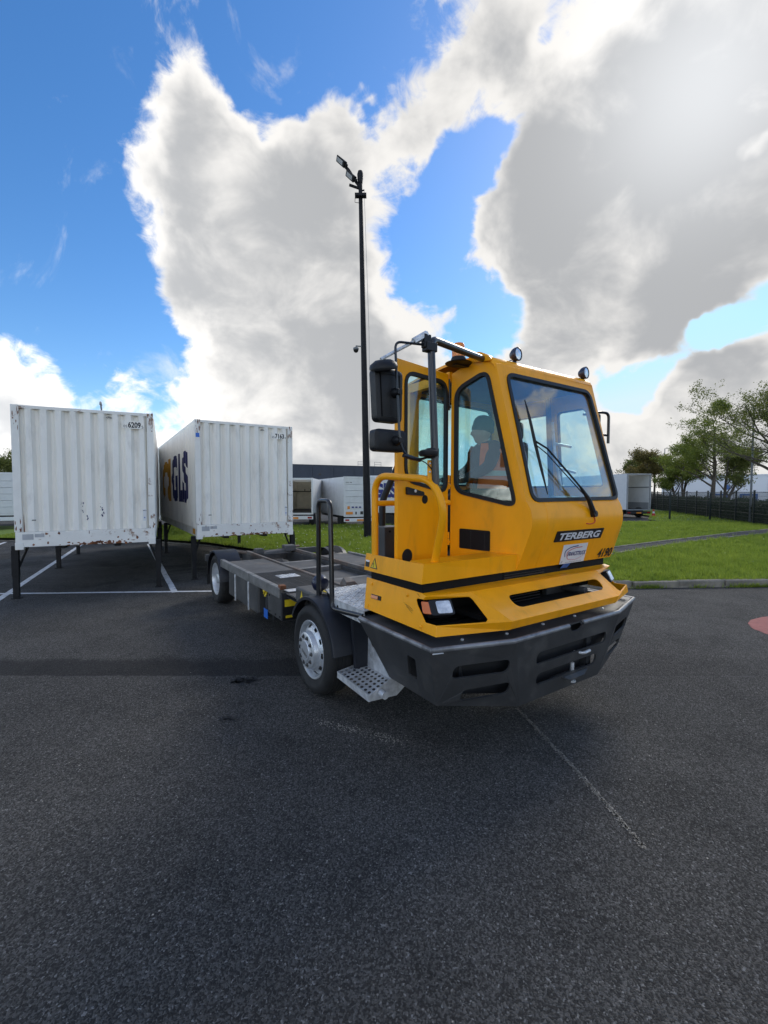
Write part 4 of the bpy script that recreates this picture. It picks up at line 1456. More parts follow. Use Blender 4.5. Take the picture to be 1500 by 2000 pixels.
    b.tube([V(1.31, 1.48, 2.14), V(1.24, 1.48, 2.125), V(1.17, 1.48, 2.115)], .013, 8)
    b.build('mirror_frame', 'black_paint', gan, True)
    for (cx, cz, w, h, r) in ((1.385, 2.523, .218, .335, .035), (1.370, 2.237, .250, .142, .035)):
        P4 = [V(cx - w / 2, 1.43, cz - h / 2), V(cx + w / 2, 1.43, cz - h / 2), V(cx + w / 2, 1.43, cz + h / 2), V(cx - w / 2, 1.43, cz + h / 2)]
        if h > .3:
            P4[0].x += .008; P4[1].x -= .018
        ol = round_poly(P4, r, 5)
        n = V(0, 1, 0)
        rings = [[p - n * .07 for p in ol], [p - n * .005 for p in ol], [p for p in inset(ol, .010, n)], [p + n * .004 for p in inset(ol, .022, n)]]
        b = MB()
        m = len(ol)
        for rg in rings:
            b.v += rg
        for i in range(3):
            for k in range(m):
                l = (k + 1) % m
                b.f.append((i * m + k, i * m + l, (i + 1) * m + l, (i + 1) * m + k))
        b.f.append(tuple(3 * m + k for k in range(m)))
        b.f.append(tuple(range(m))[::-1])
        mm = b.build('mirror', 'black_plastic', T, True)
        if h > .3:
            b = MB()
            plate_mb(b, [p + n * .010 for p in inset(ol, .03, n)], [[p + n * .010 for p in inset(ol, .034, n)]], .008, n)
            b.build('mirror_back_rib', 'black_plastic', mm)
        c = V(1.345 if h > .3 else 1.333, 1.452, cz + (.02 if h > .3 else .0))
        b = MB()
        b.lathe([(.034, -.02), (.03, .01), (.018, .03)], rotM(V(0, 1, 0), c), 14)
        b.box(c.x - .018, c.x + .018, 1.45, 1.492, c.z - .014, c.z + .014)
        b.build('mirror_knuckle', 'black_plastic', mm, True)
        g = plate('mirror_glass', [p - n * .0715 for p in inset(ol, .012, n)], [], .002, (0, -1, 0), 'chrome', mm)
    b = MB()
    b.lathe([(.002, .05), (.05, .045), (.085, .022), (.092, 0.0), (.088, -.012)], rotM(V(.3, .25, 1), (1.43, 1.43, 2.695)), 20)
    b.build('dome_mirror', 'black_plastic', gan, True)
    b = MB()
    b.lathe([(.06, -.022), (.066, -.01), (.066, .008), (.05, .018), (.012, .024)], Matrix.Translation((1.115, 1.50, 2.165)), 20)
    b.build('turning_camera', 'black_plastic', gan, True)
    # far-side mirror
    b = MB()
    b.box(-1.35, -1.22, 1.22, 1.26, 2.46, 2.70)
    fm = b.build('mirror', 'black_plastic', T, False, .02)
    b = MB()
    b.tube(fillet([V(-1.13, 1.20, 2.68), V(-1.32, 1.28, 2.71), V(-1.41, 1.30, 2.70), V(-1.41, 1.30, 2.40)], .05), .014, 8)
    b.tube([V(-1.29, 1.25, 2.49), V(-1.42, 1.30, 2.48)], .012, 8)
    b.build('mirror_frame', 'black_paint', fm, True)

    # ---------------------------------------------------------------- cab interior
    b = MB()
    b.box(-1.15, .36, .33, 1.46, 1.283, 1.34)
    b.build('cab_floor', 'interior_grey', T)
    b = MB()
    b.hexa([V(-1.12, 1.18, 1.345), V(.10, 1.18, 1.345), V(.10, 1.50, 1.345), V(-1.12, 1.50, 1.345)], [V(-1.10, 1.22, 1.80), V(.05, 1.22, 1.80), V(.10, 1.525, 1.78), V(-1.12, 1.525, 1.78)])
    b.hexa([V(-1.0, 1.16, 1.805), V(-.55, 1.16, 1.805), V(-.55, 1.48, 1.805), V(-1.0, 1.48, 1.805)], [V(-.95, 1.20, 1.87), V(-.6, 1.20, 1.87), V(-.6, 1.44, 1.84), V(-.95, 1.44, 1.84)])
    b.build('dashboard', 'interior_grey', T, False, .015)
    Ms = Matrix.Translation((.07, .56, 1.90)) @ Matrix.Rotation(R_(-38), 4, 'Z') @ Matrix.Rotation(R_(55), 4, 'Y')
    b = MB()
    b.tube([Ms @ V(.19 * math.cos(a), .19 * math.sin(a), 0) for a in [2 * math.pi * i / 36 for i in range(36)]], .013, 8, True)
    b.tube([Ms @ V(-.19, 0, 0), Ms @ V(0, 0, -.03), Ms @ V(.19, 0, 0)], .012, 6)
    b.tube([Ms @ V(0, 0, -.03), Ms @ V(0, .19, 0)], .012, 6)
    b.tube([Ms @ V(0, 0, -.02), Ms @ V(.12, 0, -.5)], .03, 8)
    b.build('steering_wheel', 'interior_grey', T, True)
    # seat turned towards the doorway
    Mseat = Matrix.Translation((-.30, .66, 1.34)) @ Matrix.Rotation(R_(-112), 4, 'Z')
    b = MB()
    b.box(-.20, .20, -.22, .26, .0, .30, Mseat)
    se = b.build('seat_base', 'interior_grey', T, False, .02)
    b = MB()
    b.box(-.25, .25, -.26, .28, .30, .44, Mseat)
    b.build('seat_cushion', 'interior_grey', se, False, .05)
    b = MB()
    b.box(-.24, .24, -.36, -.24, .42, 1.05, Mseat)
    b.box(-.13, .13, -.37, -.27, 1.07, 1.26, Mseat)
    b.build('seat_backrest', 'interior_grey', se, False, .04)
    # control panel and levers by the doorway
    b = MB()
    b.box(-.75, .30, .33, .50, 1.345, 1.86)
    b.build('rear_console', 'interior_grey', T, False, .02)
    b = MB()
    b.tube(fillet([V(-.98, .95, 2.62), V(-.93, 1.02, 2.3), V(-.99, 1.06, 1.92)], .05), .014, 8)
    b.tube([V(-.985, .98, 2.40), V(-1.06, 1.12, 2.36)], .014, 8)
    b.tube([V(-.985, 1.02, 2.15), V(-1.08, 1.16, 2.10)], .014, 8)
    b.build('grab_handle', 'galvanised', T, True)
    b = MB()
    b.tube([V(-1.08, .88, 1.84), V(-1.0, .88, 2.88)], .028, 8)
    b.build('inner_pillar', 'interior_grey', T, True)
    return T


TR = build_truck()


def build_chassis(T):
    # ---------------------------------------------------------------- wheels
    def wheel(x_out, y, s, front):
        tw = .135
        xc = (x_out - tw) * s
        M = Matrix.Translation((xc, y, .418)) @ Matrix.Rotation(R_(90 if s > 0 else -90), 4, 'Y')
        b = MB()
        b.lathe([(.265, -.11), (.29, -.13), (.36, -.138), (.395, -.125), (.412, -.10), (.4175, -.06), (.418, 0), (.4175, .06), (.412, .10), (.395, .125), (.36, .138), (.335, .139), (.332, .136), (.29, .130), (.268, .112)], M, 48, cap=False)
        w = b.build('wheel', 'rubber', T, 'all')
        b = MB()
        for k in (-.07, -.035, 0, .035, .07):         # tread grooves as proud ribs either side
            b.lathe([(.4182, k - .013), (.4225, k - .012), (.4225, k + .012), (.4182, k + .013)], M, 48, cap=False)
        b.build('tread', 'rubber', w)
        # rim: flange, dish, ring with hand holes
        b = MB()
        b.lathe([(.272, .108), (.275, .119), (.270, .124), (.258, .121), (.250, .105), (.246, .03)], M, 48, cap=False)
        b.lathe([(.246, .03), (.246, -.10)], M, 48, cap=False)
        seg = 80
        if front:
            rp = [(.246, .062), (.232, .085), (.216, .100), (.200, .112), (.178, .124), (.172, .150), (.166, .168)]
        else:
            rp = [(.246, -.02), (.225, -.035), (.205, -.045), (.185, -.05), (.165, -.055), (.150, -.055), (.140, -.05)]
        base = len(b.v)
        for (r, z) in rp:
            for k in range(seg):
                a = 2 * math.pi * k / seg
                b.v.append(M @ V(r * math.cos(a), r * math.sin(a), z))
        for i in range(len(rp) - 1):
            for k in range(seg):
                if i in (1, 2) and (k % 8) in (2, 3, 4):
                    continue
                l = (k + 1) % seg
                b.f.append((base + i * seg + k, base + i * seg + l, base + (i + 1) * seg + l, base + (i + 1) * seg + k))
        rim = b.build('rim', 'rim_silver', w, True)
        b = MB()
        b.lathe([(.25, -.09), (.02, -.09)], M, 24)
        b.build('brake_drum', 'void_black', w)
        b = MB()
        zf = .168 if front else -.05
        b.lathe([(.168, zf - .01), (.168, zf), (.160, zf + .006), (.10, zf + .008)] if front else [(.142, zf - .01), (.135, zf + .01), (.09, zf + .09), (.085, zf + .14), (.07, zf + .15)], M, 40)
        if front:
            b.lathe([(.098, zf), (.098, zf + .014), (.092, zf + .020), (.03, zf + .021)], M, 40)
        hub = b.build('hub', 'rim_silver', w, True)
        b = MB()
        for k in range(10):
            a = 2 * math.pi * (k + .5) / 10
            Mn = M @ Matrix.Translation((.130 * math.cos(a), .130 * math.sin(a), zf + .004))
            b.lathe([(.022, .0), (.020, .006)], Mn, 10)
            b.lathe([(.013, .0), (.013, .018), (.008, .022)], Mn, 6)
        b.build('wheel_nuts', 'chassis_grey', w)['kind'] = 'stuff'
        if front and s > 0:
            c = V(xc + (zf + .0225), y, .418)
            text_at('TERBERG', c + V(0, -.062, -.012), V(0, 1, -.35), V(0, .35, 1), .125, .026, 'chassis_grey', hub, bold=.02)

    for s in (1, -1):
        wheel(1.30, -.02, s, True)
        wheel(1.20, -4.12, s, False)
    # axles and frame
    b = MB()
    b.tube([V(-1.0, 0, .42), V(1.0, 0, .42)], .06, 10)
    b.build('axle', 'trailer_dark', T)
    b = MB()
    b.tube([V(-1.0, -4.12, .42), V(1.0, -4.12, .42)], .08, 10)
    b.lathe([(.2, -.12), (.24, 0), (.2, .12)], Matrix.Translation((0, -4.12, .42)) @ Matrix.Rotation(R_(90), 4, 'X'), 16)
    b.build('axle', 'trailer_dark', T)
    for s in (1, -1):
        b = MB()
        b.box(s * .39, s * .47, -5.05, 1.15, .46, .72)
        b.build('chassis_beam', 'chassis_grey', T, False, .006)
        b = MB()
        b.box(s * .425, s * .475, -4.75, -.15, .722, .782)
        b.build('guide_rail', 'rail_steel', T, False, .006)
    for y in (-4.9, -3.45, -2.55, -1.65, -.55):
        b = MB()
        b.box(-.388, .388, y - .05, y + .05, .56, .735 if y in (-2.55,) else .70)
        b.build('cross_member', 'deck_steel', T, False, .005)
    # rusty locking saddle at the tail and guide horns
    b = MB()
    b.hexa([V(-.36, -4.68, .70), V(.36, -4.68, .70), V(.36, -4.50, .70), V(-.36, -4.50, .70)], [V(-.30, -4.68, .80), V(.12, -4.68, .76), V(.12, -4.52, .76), V(-.30, -4.52, .80)])
    b.box(.20, .36, -4.66, -4.50, .72, .83)
    b.box(-.44, -.22, -4.70, -4.48, .74, .86)
    b.build('locking_saddle', 'deck_grey', T, False, .015)
    b = MB()
    b.tube(fillet([V(.45, -4.75, .74), V(.62, -5.35, .72), V(.95, -5.55, .70)], .2), .03, 8)
    b.build('guide_horn', 'rail_steel', T, True)
    b = MB()
    b.tube(fillet([V(-.45, -4.75, .74), V(-.62, -5.35, .72), V(-.95, -5.55, .70)], .2), .03, 8)
    b.build('guide_horn', 'rail_steel', T, True)
    b = MB()
    b.box(-1.15, 1.15, -5.12, -5.03, .60, .72)
    b.build('rear_beam', 'chassis_grey', T, False, .006)
    # mid frame plate between the rails
    b = MB()
    b.box(-.388, .388, -2.50, -1.72, .64, .66)
    b.build('frame_plate', 'deck_grey', T)
    b = MB()
    b.box(-.388, .388, -1.58, -.62, .665, .70)
    b.build('frame_plate', 'deck_grey', T)
    b = MB()
    b.hexa([V(-.34, -3.4, .66), V(.34, -3.4, .66), V(.34, -2.62, .60), V(-.34, -2.62, .60)], [V(-.34, -3.4, .70), V(.34, -3.4, .70), V(.34, -2.62, .62), V(-.34, -2.62, .62)])
    b.build('frame_plate', 'chassis_grey', T)
    # side decks: solid plate, then bar grating
    for s in (1, -1):
        zd = .765 if s > 0 else .735
        b = MB()
        b.box(s * .50, s * 1.15, -3.66, -2.35, zd - .02, zd)
        b.build('deck_plate', 'deck_grey', T)
        b = MB()
        b.box(s * .50, s * 1.15, -2.30, -.42, zd - .055, zd - .05)
        b.build('deck_underside', 'trailer_dark', T)
        g = MB()
        y = -2.34
        while y < -1.09:
            g.box(s * .50, s * 1.15, y, y + .016, zd - .03, zd)
            y += .046
        for k in range(6):
            x = .50 + .13 * k
            g.box(s * x, s * (x + .008), -2.34, -1.09, zd - .032, zd - .004)
        go = g.build('deck_grating', 'chassis_grey', T)
        go['kind'] = 'stuff'
        b = MB()
        b.box(s * .50, s * 1.15, -1.05, -.45, zd - .02, zd - .002)
        b.build('deck_plate', 'deck_grey', T)
        b = MB()
        zt = .81 if s > 0 else .765
        b.box(s * 1.152, s * 1.215, -3.68, -1.035, zt - .12, zt)
        b.build('deck_edge', 'deck_steel', T, False, .008)
    # chequered insert and flap
    ins = MB()
    ins.box(.62, .90, -2.02, -1.80, .766, .772)
    o = ins.build('tread_insert', 'galvanised', T)
    b = MB()
    for i in range(5):
        for j in range(4):
            M = Matrix.Translation((.655 + i * .053, -1.99 + j * .052, .7725)) @ Matrix.Rotation(R_(45 if (i + j) % 2 else -45), 4, 'Z')
            b.box(-.02, .02, -.006, .006, 0, .005, M)
    b.build('tread_lugs', 'galvanised', o)['kind'] = 'stuff'
    b = MB()
    b.hexa([V(.86, -1.08, .768), V(1.14, -1.08, .768), V(1.14, -.92, .775), V(.86, -.92, .775)], [V(.86, -1.08, .775), V(1.14, -1.08, .775), V(1.14, -.92, .783), V(.86, -.92, .783)])
    b.build('deck_flap', 'galvanised', T)
    b = MB()
    b.box(1.135, 1.205, -1.09, -1.01, .79, .84)
    b.build('corner_block', 'rust', T, False, .006)
    b = MB()
    b.hexa([V(.30, -.95, .785), V(.48, -.95, .785), V(.48, -.80, .785), V(.30, -.80, .785)], [V(.36, -.93, .87), V(.44, -.93, .87), V(.46, -.82, .83), V(.34, -.82, .83)])
    b.build('guide_stop', 'rail_steel', T, False, .004)
    # side tank with straps
    for s in (1, -1):
        b = MB()
        b.box(s * .62, s * 1.195, -3.26, -1.86, .31, .705)
        tk = b.build('side_tank', 'chassis_grey', T, False, .03)
        for y in (-2.86, -2.22):
            b = MB()
            b.tube(fillet([V(s * .70, y, .712), V(s * 1.203, y, .712), V(s * 1.203, y, .30)], .05, 5), .012, 6)
            b.build('tank_strap', 'galvanised', tk, True)
        b = MB()
        b.box(s * .62, s * 1.195, -1.47, -.98, .43, .70)
        vb = b.build('valve_box', 'chassis_grey', T, False, .012)
        b = MB()
        for (yy, zz) in ((-1.40, .47), (-1.06, .47), (-1.40, .66), (-1.2, .47)):
            b.lathe([(.012, 0), (.012, .01)], rotM(V(s, 0, 0), V(s * 1.195, yy, zz)), 6)
        b.build('bolt_heads', 'trailer_dark', vb)['kind'] = 'stuff'
        # hydraulic block between tank and box
        b = MB()
        b.lathe([(.07, .34), (.075, .36), (.075, .60), (.06, .64)], Matrix.Translation((s * 1.08, -1.66, 0)), 16)
        b.box(s * .9, s * 1.1, -1.78, -1.52, .30, .36)
        hc = b.build('oil_filter', 'trailer_dark', T, True)
        b = MB()
        rr = random.Random(2)
        pts = [V(s * (1.165 + rr.uniform(-.03, .035)), -1.66 + rr.uniform(-.09, .10), .66 + rr.uniform(-.06, .08)) for _ in range(9)]
        b.tube(fillet(pts, .05, 4), .013, 6)
        b.build('yellow_hose', 'print_yellow', hc, True)
        b = MB()
        b.box(s * 1.158, s * 1.162, -1.72, -1.58, .315, .43)
        b.build('blue_label', 'sticker_blue', hc)
        b = MB()
        b.box(s * 1.196, s * 1.199, -1.00, -.985, .60, .69)
        b.build('label', 'print_yellow', vb)
    b = MB()
    b.box(1.02, 1.17, -.975, -.972, .60, .68)
    b.box(1.08, 1.16, -.975, -.972, .47, .50)
    b.build('warning_label', 'print_yellow', T)['kind'] = 'stuff'
    b = MB()
    b.box(.50, 1.20, -1.02, -.98, .44, .76)
    b.build('end_plate', 'trailer_dark', T)
    # block with coupling in front of the deck
    b = MB()
    b.box(.78, 1.19, -.62, -.12, .74, .90)
    cb = b.build('coupling_block', 'chassis_grey', T, False, .02)
    plate('warning_sign', [V(1.192, -.50, .76), V(1.192, -.40, .76), V(1.192, -.45, .885)], [], .001, (1, 0, 0), 'print_yellow', cb)
    b = MB()
    b.lathe([(.035, 0), (.035, .004)], rotM(V(1, 0, 0), V(1.191, -.26, .80)), 16)
    b.build('bore', 'void_black', cb)
    b = MB()
    b.lathe([(.01, -.075), (.055, -.065), (.085, -.02), (.085, .02), (.055, .065), (.01, .075)], rotM(V(.3, -1, 0), V(1.12, -.16, 1.01)), 20)
    b.tube([V(1.12, -.16, .94), V(1.12, -.16, .89)], .02, 8)
    b.build('air_coupling', 'navy_plastic', T, True)
    # black grab hoop
    b = MB()
    b.tube(fillet([V(1.19, -.045, .90), V(1.19, -.035, 1.825), V(1.205, .235, 1.825), V(1.21, .275, .86), V(1.20, .80, .91)], .075, 6), .0225, 12)
    b.build('grab_hoop', 'black_paint', T, True)
    # chequered step plate behind the cab
    st = MB()
    zs = .955
    oc = [V(1.20, .27, zs), V(1.09, -.10, zs), V(.63, -.10, zs), V(.63, .80, zs), V(1.20, .80, zs)]
    plate_mb(st, oc, [], .008, (0, 0, 1))
    st.box(1.19, 1.20, .275, .80, zs - .11, zs - .008)
    st.box(.63, 1.08, -.098, -.09, zs - .11, zs - .008)
    so_ = st.build('chequer_step', 'galvanised', T)
    b = MB()
    y = -.07
    i = 0
    while y < .78:
        x = .66
        j = 0
        while x < 1.18:
            if y > .27 or x < 1.10 + y * .27:
                M = Matrix.Translation((x, y, zs + .0005)) @ Matrix.Rotation(R_(45 if (i + j) % 2 else -45), 4, 'Z')
                b.box(-.021, .021, -.006, .006, 0, .006, M)
            x += .046
            j += 1
        y += .046
        i += 1
    b.build('tread_lugs', 'galvanised', so_)['kind'] = 'stuff'
    b = MB()
    for yy in (.36, .55):
        b.lathe([(.014, 0), (.014, .002)], rotM(V(1, 0, 0), V(1.2005, yy, .895)), 10)
    b.build('bolt_holes', 'void_black', so_)['kind'] = 'stuff'
    b = MB()
    k = 0
    y = -.03
    b2_ = MB()
    b.box(.66, 1.05, -.30, -.12, .90, .905)
    hz = b.build('hazard_strip', 'print_yellow', T)
    for k in range(6):
        b2_.add([V(.67 + k * .064, -.298, .907), V(.70 + k * .064, -.298, .907), V(.725 + k * .064, -.122, .907), V(.695 + k * .064, -.122, .907)], [(0, 1, 2, 3)])
    b2_.build('hazard_stripes', 'print_black', hz)['kind'] = 'stuff'
    # fenders
    def fender(y, zc, r, x0, x1, a0, a1, nm='fender'):
        b = MB()
        n = 22
        prev = None
        for side, xx in ((0, x0), (1, x1)):
            pass
        ring = []
        for i in range(n + 1):
            a = R_(a0 + (a1 - a0) * i / n)
            for (xx, rr_) in ((x1, r - .035), (x1, r - .006), (x1 - .012 * (1 if x1 > 0 else -1), r), (x0, r), (x0, r - .008)):
                ring.append(V(xx, y + math.cos(a) * rr_, zc + math.sin(a) * rr_))
        b.v = ring
        for i in range(n):
            for k in range(4):
                a = i * 5 + k
                b.f.append((a, a + 1, a + 6, a + 5))
        return b.build(nm, 'fender_black', T, True)
    for s in (1, -1):
        fender(-.02, .418, .50, s * .88, s * 1.30, 8, 152)
        fender(-4.12, .418 if s > 0 else .33, .49, s * .86, s * 1.225, 2 if s > 0 else 35, 178 if s > 0 else 145)
        # splash skirt between wheel and step, and mud flaps
        b = MB()
        b.hexa([V(s * .80, .46, .30), V(s * 1.10, .46, .30), V(s * 1.10, .50, .30), V(s * .80, .50, .30)], [V(s * .80, .49, .95), V(s * 1.16, .49, .95), V(s * 1.16, .52, .95), V(s * .80, .52, .95)])
        b.build('splash_skirt', 'fender_black', T, False, .012)
        for (yy, z0, z1) in ((-.47, .22, .66), (-4.64, .24, .50)):
            b = MB()
            b.box(s * .88, s * 1.22, yy - .006, yy + .006, z0, z1)
            b.build('mud_flap', 'rubber', T)
    # perforated foot step under the cab corner
    for s in (1,):
        zs = .362
        mb = MB()
        nx, ny = 5, 9
        c00, c10, c11, c01 = V(.985, .40, zs), V(1.262, .47, zs), V(1.275, 1.00, zs), V(.985, .86, zs)
        pt = lambda u, v: c00 * (1 - u) * (1 - v) + c10 * u * (1 - v) + c11 * u * v + c01 * (1 - u) * v
        for i in range(nx):
            for j in range(ny):
                u0, u1, v0, v1 = i / nx, (i + 1) / nx, j / ny, (j + 1) / ny
                sq = [(u0, v0), ((u0 + u1) / 2, v0), (u1, v0), (u1, (v0 + v1) / 2), (u1, v1), ((u0 + u1) / 2, v1), (u0, v1), (u0, (v0 + v1) / 2)]
                cu, cv = (u0 + u1) / 2, (v0 + v1) / 2
                hole = []
                for (a, b_) in sq:
                    dx, dy = a - cu, b_ - cv
                    L = math.hypot(dx * nx, dy * ny)
                    hole.append((cu + dx / L * .30, cv + dy / L * .30))
                mb.add([pt(*q) for q in sq] + [pt(*q) for q in hole], [(k, (k + 1) % 8, 8 + (k + 1) % 8, 8 + k) for k in range(8)])
        # folded rim
        for (a, b_) in ((c10, c11), (c00, c10), (c01, c11)):
            d = (b_ - a).normalized()
            w = V(d.y, -d.x, 0) * .004
            mb.hexa([a - w - V(0, 0, .05), b_ - w - V(0, 0, .05), b_ + w - V(0, 0, .05), a + w - V(0, 0, .05)], [a - w + V(0, 0, .004), b_ - w + V(0, 0, .004), b_ + w + V(0, 0, .004), a + w + V(0, 0, .004)])
        fs_ = mb.build('foot_step', 'galvanised', T)
        b = MB()
        circ = lambda cy, cz, r: [V(.978, cy + r * math.cos(a), cz + r * math.sin(a)) for a in [2 * math.pi * i / 16 for i in range(16)]]
        plate_mb(b, [V(.978, .385, .355), V(.978, .87, .355), V(.978, .79, .50), V(.978, .74, .62), V(.978, .76, .83), V(.978, .52, .83), V(.978, .50, .66)], [circ(.655, .74, .045), circ(.595, .60, .045)], .006, (1, 0, 0))
        plate_mb(b, [V(1.275, 1.004, .315), V(1.02, 1.004, .30), V(.93, 1.004, .36), V(.95, 1.004, .62), V(1.0, 1.004, .60), V(1.03, 1.004, .47), V(1.26, 1.004, .37)], [], .006, (0, 1, 0))
        b.box(.978, 1.02, .52, .76, .825, .832)
        b.build('step_bracket', 'galvanised', fs_)
        b = MB()
        b.tube([V(1.17, 1.008, .36), V(1.17, 1.07, .36)], .03, 14)
        b.build('step_pin', 'galvanised', fs_, True)
    # grey cabinet and air intake behind the cab
    b = MB()
    b.box(.40, .62, .02, .24, 1.0, 1.565)
    cbn = b.build('cabinet', 'chassis_grey', T, False, .008)
    b = MB()
    for (xx, zz) in ((.47, 1.52), (.56, 1.52)):
        b.lathe([(.012, 0), (.012, .006)], rotM(V(0, 1, 0), V(xx, .24, zz)), 8)
    b.build('cabinet_bolts', 'void_black', cbn)['kind'] = 'stuff'
    b = MB()
    b.tube(fillet([V(.20, .0, 2.38), V(.26, .0, 2.24), V(.52, .05, 1.82), V(.53, .06, 1.2)], .08), .034, 10)
    b.build('air_intake', 'black_plastic', T, True)
    b = MB()
    b.box(-.6, .6, .0, .75, .55, 1.25)
    b.build('engine_housing', 'trailer_dark', T, False, .01)


build_chassis(TR)


# ================================================================== DRIVER
def build_driver():
    base = TRUCK_M @ V(-.30, .66, 1.34)
    ang = TRUCK_RZ + R_(-112)
    me = bpy.data.meshes.new('person')
    vs = [(0, 0, .50), (0, -.03, .66), (0, -.05, .82), (0, -.04, .96), (0, -.01, 1.06),
          (.17, -.03, .99), (.24, .06, .80), (.17, .30, .68), (.14, .38, .68),
          (-.17, -.03, .99), (-.24, .06, .80), (-.17, .30, .68), (-.14, .38, .68),
          (.10, .04, .50), (.14, .42, .50), (.14, .46, .12), (.14, .60, .05),
          (-.10, .04, .50), (-.14, .42, .50), (-.14, .46, .12), (-.14, .60, .05)]
    rad = [.15, .145, .16, .155, .065, .085, .062, .042, .035, .085, .062, .042, .035, .105, .078, .05, .045, .105, .078, .05, .045]
    ed = [(0, 1), (1, 2), (2, 3), (3, 4), (3, 5), (5, 6), (6, 7), (7, 8), (3, 9), (9, 10), (10, 11), (11, 12), (0, 13), (13, 14), (14, 15), (15, 16), (0, 17), (17, 18), (18, 19), (19, 20)]
    for hb, sx in ((8, 1), (12, -1)):
        p = Vector(vs[hb])
        for f in range(5):
            off = (f - 2) * .017
            if f == 0:
                a = p + V(-.045 * sx, .01, .0); b_ = a + V(-.02 * sx, .035, -.015)
            else:
                a = p + V(off * .6, .055, .01); b_ = a + V(0, .03, -.04 - .004 * (f % 2))
            i = len(vs)
            vs += [tuple(a), tuple(b_)]
            rad += [.011, .009]
            ed += [(hb, i), (i, i + 1)]
    me.from_pydata(vs, ed, [])
    me.materials.append(MATS['jacket'])
    o = bpy.data.objects.new('person', me)
    col.objects.link(o)
    o.location = base
    o.rotation_euler = (0, 0, ang)
    m = o.modifiers.new('skin', 'SKIN')
    m.use_smooth_shade = True
    for i, r in enumerate(rad):
        me.skin_vertices[0].data[i].radius = (r, r)
        me.skin_vertices[0].data[i].use_root = (i == 0)
    m2 = o.modifiers.new('sub', 'SUBSURF')
    m2.levels = 2
    m2.render_levels = 2
    tag(o, 'person in dark beanie and orange safety vest seated inside the yellow cab', 'person')
    # head
    bm = bmesh.new()
    bmesh.ops.create_uvsphere(bm, u_segments=28, v_segments=20, radius=1.0)
    for v in bm.verts:
        x, y, z = v.co
        s = 1.0
        if z < 0:
            s = 1 - .28 * (-z) ** 1.5
        X, Y, Z = x * .076 * s, y * .096 * s, z * .122
        if y > .5:
            nose = math.exp(-((x / .16) ** 2 + ((z + .12) / .20) ** 2))
            Y += .024 * nose
            eye = math.exp(-(((abs(x) - .36) / .2) ** 2 + ((z - .08) / .13) ** 2))
            Y -= .009 * eye
            mouth = math.exp(-((x / .3) ** 2 + ((z + .45) / .06) ** 2))
            Y -= .005 * mouth
            chin = math.exp(-((x / .3) ** 2 + ((z + .80) / .2) ** 2))
            Y += .016 * chin
        if abs(x) > .85 and abs(z + .05) < .3 and abs(y) < .35:
            X *= 1.12
        v.co = V(X, Y, Z)
    me = bpy.data.meshes.new('head')
    bm.to_mesh(me)
    bm.free()
    link('head', me, 'skin', o, 'all', 0, (0, .035, 1.155))
    b = MB()
    b.tube([V(0, 0, 1.0), V(0, .02, 1.10)], .052, 12)
    b.build('neck', 'skin', o, True)
    b = MB()
    b.lathe([(.094, -.01), (.103, .0), (.104, .03), (.097, .05), (.098, .075), (.086, .115), (.06, .142), (.025, .155), (.002, .157)], Matrix.Translation((0, .022, 1.172)) @ Matrix.Rotation(R_(10), 4, 'X') @ Matrix.Diagonal((.90, 1.10, 1, 1)), 28)
    b.build('beanie', 'beanie', o, True)
    # vest: a shell over chest and shoulders, orange with grey reflective bands
    def shell(name, mat, zs, a0, a1, grow):
        b = MB()
        n = 16
        for (z, rx, ry, oy) in zs:
            for k in range(n + 1):
                a = R_(a0 + (a1 - a0) * k / n)
                b.v.append(V((rx + grow) * math.cos(a), oy + (ry + grow) * math.sin(a), z))
        for i in range(len(zs) - 1):
            for k in range(n):
                q = i * (n + 1) + k
                b.f.append((q, q + 1, q + n + 2, q + n + 1))
        return b.build(name, mat, o, True)
    prof_ = [(.60, .17, .155, -.02), (.74, .175, .16, -.04), (.88, .185, .165, -.045), (.97, .19, .15, -.04), (1.035, .14, .11, -.03)]
    shell('vest', 'hivis', prof_, 130, 410, .050)
    shell('vest_band', 'reflective', [(.72, .176, .161, -.038), (.77, .178, .163, -.04)], 130, 410, .053)
    return o


build_driver()


# ================================================================== SWAP BODIES
def corr_points(u0, u1, period, depth, inv=False):
    """trapezoid corrugation: list of (u, depth) break points"""
    n = max(1, round((u1 - u0) / period))
    p = (u1 - u0) / n
    pts = []
    for i in range(n):
        b = u0 + i * p
        pts += [(b, 0.0), (b + p * .20, 0.0), (b + p * .42, depth), (b + p * .78, depth)]
    pts.append((u1, 0.0))
    return pts


def corr_depth(pts, u):
    for (a, da), (b, db) in zip(pts[:-1], pts[1:]):
        if a <= u <= b:
            return da + (db - da) * (u - a) / max(1e-9, b - a)
    return 0.0


def corr_sheet(pts, z0, z1, fn):
    vs, fs = [], []
    rr = random.Random(int(z1 * 1000) + len(pts))
    n = 9
    dents = [(rr.uniform(pts[0][0], pts[-1][0]), rr.uniform(z0 + .2, z1 - .2), rr.uniform(.12, .35), rr.uniform(-.012, .004)) for _ in range(9)]
    for i, (u, d) in enumerate(pts):
        for k in range(n + 1):
            z = z0 + (z1 - z0) * k / n
            dd = d + sum(q * math.exp(-(((u - a) / w) ** 2 + ((z - b) / (w * 1.5)) ** 2)) for (a, b, w, q) in dents)
            if 0 < k < n:
                dd += rr.uniform(-.0015, .0015)
            uu = u + (.004 * math.sin(z * 2.1 + i) if 0 < i < len(pts) - 1 else 0)
            vs.append(fn(uu, dd, z))
        if i:
            a, b = (i - 1) * (n + 1), i * (n + 1)
            for k in range(n):
                fs.append((a + k, b + k, b + k + 1, a + k + 1))
    return vs, fs


